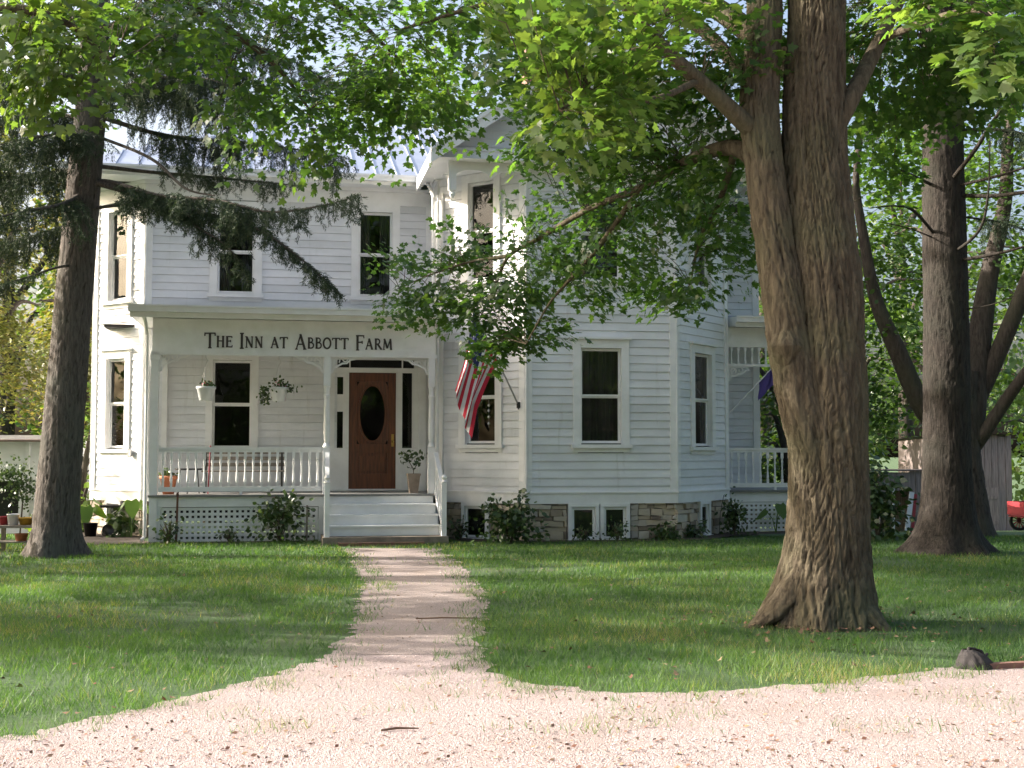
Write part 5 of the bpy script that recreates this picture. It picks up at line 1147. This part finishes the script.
sb = [((bp((104, 178, 19.7), (150, 198, 19.3), (200, 212, 18.9), (255, 228, 18.5), (300, 258, 18.2), (342, 296, 18.0)), [.06, .045, .035, .025, .015, .006]), dict(tl=.8, start=.12, dens=.10, hang=.6)),
      ((bp((110, 182, 19.6), (160, 196, 18.8), (215, 200, 18.2), (270, 212, 17.8), (325, 205, 17.6), (360, 195, 17.5)), [.05, .04, .03, .02, .012, .006]), dict(tl=.75, start=.15, dens=.11, hang=.65)),
      ((bp((170, 200, 19.0), (195, 225, 18.7), (225, 245, 18.4), (250, 275, 18.3)), [.03, .02, .012, .005]), dict(tl=.7, start=.2, dens=.10, hang=.7)),
      ((bp((110, 130, 19.6), (150, 158, 19.2), (185, 188, 18.8), (215, 196, 18.5)), [.03, .026, .02, .01]), dict(bare=True)),
      ((bp((108, 112, 19.7), (150, 132, 19.8), (200, 140, 20.0), (250, 143, 20.2), (300, 150, 20.4), (345, 158, 20.5)), [.045, .035, .03, .02, .012, .005]), dict(tl=.95, start=.15, dens=.08, hang=1.1)),
      ((bp((108, 95, 19.6), (150, 80, 19.0), (200, 78, 18.5), (250, 92, 18.2)), [.04, .03, .02, .008]), dict(tl=.95, start=.12, dens=.07, hang=1.1)),
      ((bp((110, 60, 19.6), (160, 40, 20), (220, 38, 20.4), (290, 60, 20.6), (340, 90, 20.8)), [.045, .035, .025, .015, .006]), dict(tl=.95, start=.12, dens=.07, hang=1.1)),
      ((bp((100, 190, 19.5), (60, 205, 18.8), (20, 212, 18.4), (-30, 225, 18)), [.045, .035, .02, .008]), dict(tl=.7, start=.15, dens=.07, hang=.8)),
      ((bp((98, 150, 19.7), (60, 150, 19.2), (10, 160, 19), (-40, 180, 18.8)), [.045, .035, .02, .008]), dict(tl=.8, start=.15, dens=.07, hang=.9)),
      ((bp((100, 120, 19.7), (60, 115, 20.1), (10, 118, 20.5), (-40, 130, 20.8)), [.045, .035, .02, .008]), dict(tl=.8, start=.15, dens=.07, hang=.9)),
      ((bp((90, 262, 19.6), (55, 268, 19.1), (25, 278, 18.8), (-20, 290, 18.5)), [.028, .02, .015, .006]), dict(tl=.5, start=.45, dens=.08, hang=.5)),
      ((bp((100, 80, 19.7), (60, 75, 19.4), (10, 82, 19.2), (-40, 95, 19)), [.045, .035, .02, .008]), dict(tl=.8, start=.15, dens=.08, hang=.9)),
      ((bp((103, 165, 19.8), (150, 172, 20.3), (220, 178, 20.6), (300, 186, 20.9)), [.04, .03, .02, .006]), dict(tl=.5, start=.35, dens=.09, hang=.7)),
      ((bp((98, 170, 19.7), (60, 172, 20.3), (15, 178, 20.8), (-30, 190, 21)), [.045, .035, .02, .008]), dict(tl=.8, start=.15, dens=.06, hang=.9)),
      ((bp((96, 215, 19.7), (60, 228, 20.3), (25, 238, 20.7), (-30, 250, 21)), [.04, .03, .02, .008]), dict(tl=.7, start=.25, dens=.07, hang=.9)),
      ((bp((100, 135, 19.5), (70, 134, 18.9), (30, 138, 18.4), (-20, 150, 18)), [.04, .03, .02, .008]), dict(tl=.75, start=.15, dens=.06, hang=.9)),
      ((bp((108, 50, 19.7), (150, 85, 20.2), (190, 100, 20.5), (240, 118, 20.7)), [.04, .03, .02, .006]), dict(tl=.9, start=.15, dens=.08, hang=1.1)),
      ((bp((110, 70, 19.7), (150, 58, 19.3), (210, 62, 18.9), (270, 88, 18.7)), [.04, .03, .02, .006]), dict(tl=.7, start=.2, dens=.08, hang=1.0)),
      ((bp((110, 20, 19.6), (60, 10, 19), (0, 20, 18.6)), [.045, .03, .008]), dict(tl=.8, start=.15, dens=.1, hang=.8)),
      ((bp((112, 30, 19.6), (170, 0, 19), (240, 0, 18.6), (300, 20, 18.3)), [.045, .035, .02, .008]), dict(tl=.8, start=.15, dens=.1, hang=.9))]
spruce(Bs, [(0, 0, -.1), (0, 0, .5), (.08, 0, 2), (.2, 0, 4), (.34, 0, 6), (.46, 0, 8), (.5, 0, 12), (.5, 0, 17)], [.40, .34, .31, .28, .25, .22, .16, .03], sb,
       'tall spruce with drooping dark boughs standing left of the porch', [(8.6, 16.5, 26, 3.0)], 31, (.35, [(2.9, .35, .35), (.2, .3, .35), (4.6, .25, .4), (1.5, .2, .4)]))
Br = np.array([7.05, 20.3, 0.])
rb = [((bp((925, 188, 20.2), (905, 172, 19.8), (880, 162, 19.4), (862, 160, 19.2)), [.03, .022, .014, .006]), dict(bare=True)),
      ((bp((928, 245, 20.2), (915, 212, 19.8), (895, 206, 19.5), (868, 208, 19.3)), [.03, .025, .015, .006]), dict(bare=True)),
      ((bp((965, 192, 20.2), (990, 196, 19.8), (1030, 192, 19.3), (1080, 190, 19)), [.04, .035, .03, .012]), dict(bare=True)),
      ((bp((962, 260, 20.2), (985, 256, 19.7), (1020, 248, 19.3), (1060, 236, 19)), [.035, .03, .02, .01]), dict(bare=True)),
      ((bp((950, 185, 20.0), (975, 150, 19.4), (1000, 112, 18.9), (1030, 92, 18.5)), [.04, .035, .025, .012]), dict(bare=True)),
      ((bp((950, 255, 20.0), (978, 232, 19.5), (988, 195, 19.3), (990, 140, 19.2)), [.03, .024, .018, .008]), dict(bare=True)),
      ((bp((965, 185, 20.1), (990, 178, 19.6), (1024, 168, 19.2)), [.03, .025, .015]), dict(bare=True)),
      ((bp((968, 310, 20.2), (990, 305, 19.8), (1024, 292, 19.4)), [.014, .01, .005]), dict(bare=True)),
      ((bp((928, 240, 20.2), (908, 228, 19.9), (880, 222, 19.8)), [.014, .01, .005]), dict(bare=True)),
      ((bp((965, 130, 20.3), (1000, 130, 19.9), (1040, 140, 19.6), (1080, 160, 19.4)), [.04, .03, .02, .01]), dict(tl=.7, start=.2, dens=.10, hang=.8)),
      ((bp((965, 90, 20.3), (1000, 85, 20.4), (1040, 100, 20.6)), [.04, .03, .01]), dict(tl=.8, start=.2, dens=.10, hang=.8)),
      ((bp((930, 110, 20.3), (900, 105, 20.6), (865, 120, 20.8), (840, 135, 21)), [.04, .03, .02, .01]), dict(tl=.6, start=.3, dens=.10, hang=.8)),
      ((bp((965, 215, 20.4), (1000, 222, 20.8), (1040, 236, 21)), [.02, .015, .008]), dict(tl=.5, start=.35, dens=.13, hang=.7)),
      ((bp((965, 40, 20.3), (1000, 45, 20.4), (1040, 60, 20.6)), [.04, .03, .01]), dict(tl=.8, start=.2, dens=.10, hang=.8))]
spruce(Br, [(0, 0, -.1), (0, 0, .5), (0, 0, 1.6), (.03, 0, 4), (.03, 0, 6), (.05, 0, 9), (.05, 0, 17)], [.52, .43, .375, .35, .33, .28, .03], rb,
       'thick dark conifer trunk with bare dead branches behind the large front maple', [(8.2, 16.5, 24, 3.2)], 41, (.34, [(2.95, .55, .4), (.15, .6, .4), (4.3, .35, .4), (5.3, .4, .4), (1.6, .3, .4), (3.6, .25, .3)]), 'darkbark')

# --- multi-stemmed tree behind the right spruce
B4 = np.array([8.75, 24.4, 0.])
t4 = empty('forked_tree', tuple(B4), 0, 'old multi-stemmed tree with leaning limbs fanning out behind the dark conifer trunk', 'tree')
W4 = lambda *a: [tuple(at(*p) - B4) for p in a]
grid_obj('trunk', [bark_stem([(0.15, 0, -.2), (.15, 0, .4), (.05, 0, 1.4), (0, 0, 2.4), (.05, 0, 3.2)], [.46, .37, .34, .33, .3], 80, .04, .012, 10, (.3, [(0, .3, .4), (3, .2, .4)]), 51)], M['bgbark'], t4)
l4 = [(pxs((965, 450, 24.4), (925, 410, 24.2), (897, 350, 24), (876, 300, 23.9), (864, 240, 23.8), (856, 180, 23.8), (862, 110, 23.7), (850, 40, 23.6)), [.24, .20, .17, .13, .10, .07, .05, .015]),
      (pxs((968, 440, 24.4), (975, 380, 24.5), (982, 320, 24.6), (990, 270, 24.7), (1005, 200, 24.8), (1010, 120, 25), (1030, 20, 25.2)), [.3, .25, .22, .18, .14, .1, .03]),
      (pxs((978, 400, 24.5), (993, 365, 24.4), (1010, 325, 24.2), (1026, 285, 24), (1050, 220, 23.8)), [.16, .17, .16, .15, .1]),
      (pxs((972, 450, 24.4), (985, 432, 24.2), (1003, 405, 24), (1022, 378, 23.7), (1060, 330, 23.4)), [.14, .13, .12, .11, .08])]
b4 = [blob(870, 300, 24.5, .6, 1, 1.6, 36), blob(905, 230, 24.5, .9, 1, .9, 34), blob(880, 400, 25, .5, .8, .7, 36), blob(1010, 180, 24.6, 1.2, 1, 1.0, 50), blob(910, 300, 25.5, .5, .8, 1.0, 14), (B4 + [0, 0, 9], 4, 3.5, 2.5, 240), blob(1010, 250, 25, .6, 1, .5, 10), blob(1040, 300, 25, .8, 1, 1, 16), blob(895, 150, 24.5, 1, 1, .8, 30)]
q1, v1, tw1 = sprays(b4, l4, .13, 16, .42, LEAF6, .5, .7); np_mesh('foliage', q1 - B4, 6, M['bgleaf'], v1 * .6, t4); grid_obj('limbs', limb_parts(l4, B4) + [(a - B4, b) for a, b in tw1], M['bgbark'], t4)

# --- background trees
BT = {}
def bgtree(name, x, y, h, cr, label, mt='bgleaf', n=160, leaf=.22, low=.18, seed=0, droop=False, vr=(0, 1), group='trees beyond the house'):
    z0 = gz(y); t = empty(name, (x, y, z0), 0, label, 'tree', group)
    tr = .02 * h + .06; top = np.array([rng.normal(0, .3), rng.normal(0, .3), h * .92])
    lim = [([(0, 0, -.3), (0, 0, h * .3), tuple(top * [.5, .5, 1] * .65), tuple(top)], [tr, tr * .8, tr * .5, tr * .1])]
    for i in range(7):
        a = i * 2.4 + seed; zz = h * (low + .12 + .08 * i); e = np.array([math.cos(a) * cr * .75, math.sin(a) * cr * .75, zz + h * .12]); lim.append(([(0, 0, zz - h * .05), tuple(e * [.5, .5, 1] + [0, 0, -.1]), tuple(e)], [tr * .4, tr * .25, tr * .08]))
    grid_obj('trunk', [tube_np(*smooth_path(p, r, 6), 8) for p, r in lim], M['bgbark'], t)
    bl = []
    for i in range(15):
        a = rng.random() * 6.28; zz = low + (1 - low) * rng.random(); w_ = cr * (1 - abs(zz - .5) ** 2 * 2.2) if not droop else cr * (1.05 - zz)
        w_ = max(w_, cr * .2); q = w_ * rng.random() ** .5; s = cr * (.28 + .2 * rng.random()); bl.append(((math.cos(a) * q, math.sin(a) * q, zz * h), s, s, s * (.7 if not droop else 1.1), n / 15))
    q1, v1, tw = sprays(bl, lim, leaf, 15, leaf * 3.2, LEAF6, .0, .8, vr); np_mesh('crown', q1, 6, M[mt], v1, t)
# left background, sunlit
bgtree('cedar_tree', -12.3, 29.2, 9.5, 1.9, 'pale golden feathery cedar beyond the spruce, nearest the left edge', 'cedar', 620, .13, .34, 1, True)
bgtree('cedar_tree', -11.9, 34.5, 10, 2.4, 'pale green feathery cedar close behind the left spruce trunk', 'cedar', 620, .15, .30, 2, True)
bgtree('background_tree', -17, 42, 15, 5, 'tall yellow-green broadleaf tree far behind the white shed', 'bgleaf', 700, .28, .1, 3)
bgtree('background_tree', -11, 46, 17, 5, 'tall sunlit broadleaf tree rising over the left end of the roof', 'bgleaf', 1000, .28, .1, 4, vr=(.4, 1))
bgtree('background_tree', -4, 48, 17, 5, 'leafy tree showing above the roof right of the sunlit one', 'bgleaf', 800, .28, .2, 5)
bgtree('background_tree', 1.5, 50, 17, 4.5, 'leafy tree showing above the roof beside the gable', 'bgleaf', 260, .28, .2, 6)
bgtree('background_bush', -9.6, 28, 3.0, .7, 'bright green bush in the gap between the spruce trunk and the house', 'bgleaf', 130, .16, .0, 7, vr=(.6, 1))
# right background
bgtree('background_tree', 7.3, 33, 9, 2.2, 'dense green tree seen through the side porch', 'bgleaf', 380, .20, .02, 8)
bgtree('background_tree', 11.3, 41.5, 11, 3.2, 'green tree rising behind the low end of the barn', 'bgleaf', 380, .22, .18, 15)
bgtree('background_tree', 15.5, 44, 12, 3.2, 'green tree behind the tall end of the barn', 'bgleaf', 260, .24, .25, 9)
bgtree('background_tree', 22.5, 52, 14, 4.5, 'pale green far tree right of the weathered barn', 'bgleaf', 360, .3, .03, 10, vr=(.4, 1))
bgtree('background_tree', 17, 54, 16, 5, 'tall airy tree far behind the barn roof', 'bgleaf', 260, .3, .2, 11)
bgtree('background_tree', 28, 56, 15, 5, 'broad tree at the far right edge of the yard', 'bgleaf', 340, .3, .0, 12)
bgtree('background_tree', 12, 60, 16, 5, 'tall tree far behind the side porch', 'bgleaf', 300, .3, .1, 13)
# off-frame trees on the sunny side that shade the lawn
for i, (x, y, h, cr, lb) in enumerate(((-14, 12.6, 12, 2.2, 'yard tree left of the frame beside the lawn, nearest the drive'), (-15.5, 17.6, 13, 2.4, 'yard tree left of the frame, level with the spruce'), (-14, 23, 12, 3.0, 'yard tree left of the frame beside the white shed'), (-24, 12.6, 14, 2.0, 'second-row yard tree left of the frame, nearer the drive'), (-25, 18.6, 15, 3.0, 'second-row yard tree left of the frame, nearer the shed'))):
    bgtree('offframe_tree', x, y, h, cr, lb, 'bgleaf', 300, .22, .05, 20 + i, group='trees along the left side of the yard')
for i, (x, y, h, cr, lb) in enumerate(((12.5, 6.5, 12, 3.8, 'unseen tree added to block light from the right, beside the drive'), (14.5, 13, 13, 4.2, 'unseen tree added to block light from the right, level with the forked maple'), (15.5, 20.5, 13, 3.8, 'unseen tree added to block light from the right, nearest the barn'))):  # unseen trees added as light blockers on the right
    bgtree('offframe_tree', x, y, h, cr, lb, 'bgleaf', 340, .26, .02, 60 + i, group='added light-blocking trees right of the frame')
# trees across the drive, behind the camera (seen mirrored in the windows)
for i in range(9):
    x = -30 + i * 7.5 + rng.normal(0, 1); y = -26 + rng.normal(0, 3)
    bgtree('roadside_tree', x, y, 12 + 5 * rng.random(), 4.8, 'broadleaf tree across the drive behind the viewpoint, %s' % ['westmost of the row', 'beside the westmost one', 'third along the row', 'left of the middle', 'in the middle of the row', 'right of the middle', 'third from the east end', 'beside the eastmost one', 'eastmost of the row'][i], 'bgleaf', 260, .42, .0, 40 + i, group='trees across the drive')

# ------------------------------------------------------------------ OUTBUILDINGS AND YARD THINGS
# white shed at the left
sh = empty('white_shed', (-14.3, 30.5, gz(30.5)), R(4), 'white board-sided shed with a dark opening at the left edge', 'shed')
m = MB(); z = 0; HH = 2.28
while z < HH:
    for a, b in (((-4, 1.0), (3.15, 3.45)) if .3 < z < 1.15 else (((-4, 3.45),))) if False else ([(-4, .95), (2.25, 3.45)] if .25 < z < 1.2 else [(-4, 3.45)]):
        m.quad((a, -.02, z), (b, -.02, z), (b, -.002, z + .16), (a, -.002, z + .16)); m.quad((a, .03, z), (b, .03, z), (b, -.02, z), (a, -.02, z))
    z += .16
m.box(3.3, 3.47, -.04, 3, 0, HH); m.box(2.4, 2.5, -.05, -.001, 0, HH); m.box(-4, -3.9, -.03, 3, 0, HH); m.build('wall', M['siding'], sh)
m = MB(); m.box(.95, 2.25, .35, .4, 0, 1.3); m.build('opening', M['black'], sh)  # black sheet stands in for the shade inside the shed
m = MB(); m.quad((-4.2, -.35, HH), (3.7, -.35, HH), (3.7, 1.5, HH + .12), (-4.2, 1.5, HH + .12)); m.quad((3.7, 3.4, HH), (-4.2, 3.4, HH), (-4.2, 1.5, HH + .12), (3.7, 1.5, HH + .12)); m.box(-4.2, 3.7, -.37, -.34, HH - .05, HH + .005); m.build('roof', M['barnroof'], sh)
# climbing vine on its corner
p = np.array([-11.75, 29.9, gz(30)]); r = empty('climbing_vine', tuple(p), 0, 'dark vine climbing the corner of the white shed', 'vine')
m = MB(); m.tube([(0, .1, 0), (.05, .1, .8), (-.1, .1, 1.3)], .02, 5); m.build('stem', M['twig'], r)
c = np.concatenate([rng.normal((.05, 0, 1.15), (.22, .08, .25), (520, 3)), rng.normal((-.35, 0, 1.45), (.14, .08, .14), (110, 3))]); np_mesh('foliage', leaf_polys(c, .085, LEAF6, .2), 6, M['shrubleaf'], rng.random(len(c)), r)
# weathered barn
bn = empty('weathered_barn', (at(985, 520, 39.5)[0], 39.5, gz(39.5)), R(2), 'tall weathered grey board barn behind the right trunks', 'barn')
m = MB()
k = -1.5
while k < .72:
    w_ = random.uniform(.16, .24); hz_ = 2.98 + random.uniform(-.03, .03)
    m.box(k, k + w_ - .015, -.02 - random.random() * .015, 0, -.1, hz_); k += w_
m.box(.70, .72, 0, 3.5, -.1, 3.0); m.box(-1.5, .69, .01, .05, -.1, 2.9); m.box(-1.5, -1.46, .06, 3.5, -.1, 2.9)
wl = m.build('wall', M['barn'], bn)
m = MB(); m.box(-.55, .45, -.06, -.04, 0, 1.35); m.box(-.5, .4, -.075, -.061, .2, .3); m.box(-.5, .4, -.075, -.061, 1.0, 1.1); m.build('door', M['barn'], bn)
m = MB(); m.quad((-1.65, -.2, 3.03), (.85, -.2, 3.03), (.85, 3.7, 2.9), (-1.65, 3.7, 2.9)); m.build('roof', M['barnroof'], bn)
# low open shed
px0 = at(900, 520, 35); ls = empty('lean_to', (px0[0] + .15, 35, gz(35)), 0, 'low weathered lean-to with a dark open bay and propped boards', 'shed')
m = MB()
k = .12
while k < 1.15: w_ = .15; m.box(k, k + w_ - .012, -.01 - random.random() * .01, .01, -.1, 1.45); k += w_
k = -.62
while k < .12: w_ = .13; m.box(k, k + w_ - .01, -.01, .01, 1.02 - .25 * abs(k + .1), 1.42); k += w_
m.box(1.1, 1.14, 0, 2, -.1, 1.45); m.box(-.66, -.6, -.02, .04, -.1, 1.45); m.box(-.66, 1.14, 1.6, 1.64, -.1, 1.4); m.build('wall', M['barn'], ls)
m = MB(); m.box(-.75, 1.25, -.08, 1.8, 1.452, 1.48); m.build('roof', M['barnroof'], ls); ls.scale = (1.1, 1, 1.17)
m = MB(); m.bar((-.32, -.08, 0), (-.30, -.05, 1.15), .05, .03); m.build('propped_post', M['trim'], ls)
m = MB(); m.bar((.0, -.12, 0), (.16, -.06, .95), .12, .03); m.build('propped_board', M['siding'], ls)
m = MB(); m.bar((.13, -.13, 0), (.25, -.07, .9), .07, .03); m.build('propped_board', M['red'], ls)
# red farm wagon at the right edge
pw = at(1024, 530, 36); wg = empty('farm_wagon', (pw[0] + .62, 36, gz(36)), R(8), 'red farm wagon parked at the far right edge beside the barn', 'wagon')
m = MB(); m.box(-.85, 1.3, -.5, .5, .42, .47); m.box(-.85, 1.3, -.52, -.49, .48, .86); m.box(-.85, 1.3, .49, .52, .48, .86); m.box(-.88, -.86, -.5, .5, .48, .86); m.box(1.3, 1.33, -.5, .5, .48, .86); m.build('body', M['red'], wg)
m = MB()
for x in (-.86, -.2, .5, 1.2): m.box(x, x + .05, -.545, -.521, .42, .92)
m.box(-.85, 1.3, -.55, -.546, .62, .66); m.build('rail', M['white_plastic'], wg)
for x in (-.5, .95):
    for y in (-.56, .5):
        m = MB(); n = 20
        for i in range(n):
            a, b = 2 * math.pi * i / n, 2 * math.pi * (i + 1) / n
            m.hexa([(x + .30 * math.cos(a), y, .30 + .30 * math.sin(a)), (x + .30 * math.cos(b), y, .30 + .30 * math.sin(b)), (x + .22 * math.cos(b), y, .30 + .22 * math.sin(b)), (x + .22 * math.cos(a), y, .30 + .22 * math.sin(a)),
                    (x + .30 * math.cos(a), y + .07, .30 + .30 * math.sin(a)), (x + .30 * math.cos(b), y + .07, .30 + .30 * math.sin(b)), (x + .22 * math.cos(b), y + .07, .30 + .22 * math.sin(b)), (x + .22 * math.cos(a), y + .07, .30 + .22 * math.sin(a))])
        wh = m.build('wheel', M['black'], wg); m = MB()
        for i in range(6): a = math.pi * i / 6; m.bar((x - .22 * math.cos(a), y + .035, .3 - .22 * math.sin(a)), (x + .22 * math.cos(a), y + .035, .3 + .22 * math.sin(a)), .025, .025, up=(0, 1, 0))
        m.build('spokes', M['red'], wh)

# junk by the left spruce
pj = gnd(30, 552); bt = empty('potting_bench', (pj[0] - .5, 20.6, 0), R(3), 'rough wooden bench crowded with colourful pots left of the spruce', 'bench')
m = MB()
for y in (-.25, -.08, .09): m.box(-.1, .95, y, y + .15, .40, .44)
m.build('tabletop', M['stake'], bt); m = MB(); m.box(-.1, .95, -.2, .2, .16, .18); m.build('shelf', M['stake'], bt)
for x in (-.05, .85):
    for y in (-.22, .16): m = MB(); m.box(x, x + .06, y, y + .06, 0, .399); m.build('leg', M['stake'], bt)
bx, by = pj[0] - .5, 20.6
for i, (dx, dy, r_, h_, mt, lb) in enumerate(((.05, 0, .07, .14, 'red', 'small red pot at the left end of the potting bench'), (.22, -.05, .085, .18, 'white_plastic', 'white pot second from the left on the potting bench'), (.40, .02, .10, .12, 'yellow', 'low yellow tub in the middle of the potting bench'),
                                              (.60, -.04, .07, .19, 'white_plastic', 'tall white pot right of the yellow tub on the bench'), (.75, .03, .06, .15, 'red', 'red pot at the right end of the potting bench'), (.35, -.03, .09, .12, 'terracotta', 'terracotta pot stored on the lower shelf of the potting bench'))):
    r_ *= 1.2; m = MB(); m.lathe([(r_ * .75, 0), (r_, h_), (r_ * 1.08, h_), (r_ * .95, h_ - .02), (r_ * .8, h_ * .5)], (0, 0, 0), 14); o = m.build('garden_pot', M[mt], None, True); o.location = (bx + dx, by + dy, .441 if i < 5 else .181); tag(o, lb, 'flower pot', 'pots on the potting bench')
pw2 = at(4, 540, 19.6); wb_ = empty('wheelbarrow', (pw2[0] - .33, 19.2, 0), R(10), 'upended grey wheelbarrow tub with red frame at the left edge', 'wheelbarrow')
m = MB(); prof = [(.0, 0), (.20, .02), (.30, .13), (.32, .135), (.31, .16), (.28, .15), (.17, .05)]
m.lathe(prof, (0, 0, 0), 22, .85); o = m.build('tub', M['galv'], wb_, True); o.rotation_euler = (R(-78), 0, 0); o.location = (-.05, .1, .42)
m = MB(); m.tube([(-.25, .15, .05), (.05, -.12, .12), (.22, -.05, .30), (.15, .1, .72)], .018, 6); m.tube([(-.30, -.05, .03), (.25, -.18, .03)], .018, 6); m.tube([(-.1, -.1, .2), (.26, -.18, .03)], .015, 6); m.build('frame', M['red'], wb_)
m = MB(); m.lathe([(.06, -.03), (.13, -.03), (.15, 0), (.13, .03), (.06, .03)], (0, 0, 0), 18); o = m.build('wheel', M['black'], wb_, True); o.rotation_euler = (0, R(90), R(15)); o.location = (.2, -.1, .15)

# charred stump and timber edging at the right foreground
ps = gnd(974, 668); st = empty('charred_stump', (ps[0], ps[1], 0), .2, 'small dark charred stump at the lawn edge by the gravel drive', 'stump')
V, Fc = bark_stem([(0, 0, -.02), (0, 0, .05), (-.015, 0, .10), (-.05, 0, .14)], [.14, .12, .085, .03], 40, .008, .014, 8, (.05, [(3.1, .05, .4), (0, .03, .5)]), 61, .2); grid_obj('stump_body', [(V, Fc)], M['stump'], st)
m = MB(); m.tube([(-.05, 0, .10), (-.04, 0, .15), (.0, 0, .145), (.06, 0, .125), (.10, -.01, .06)], [.014, .012, .010, .012, .010], 6); m.tube([(.02, -.06, .0), (.08, -.03, .09), (.11, 0, .10)], .012, 6); m.build('root_stub', M['stump'], st)
pt = gnd(1012, 669); m = MB(); m.hexa([(-.28, -.035, 0), (.5, -.03, 0), (.5, .04, 0), (-.28, .03, 0), (-.27, -.03, .045), (.5, -.03, .05), (.5, .035, .05), (-.26, .03, .045)]); o = m.build('edging_timber', M['brick']); o.location = (pt[0] + .0, pt[1] + .02, 0); o.rotation_euler.z = R(12); tag(o, 'reddish timber edging beside the charred stump', 'timber')
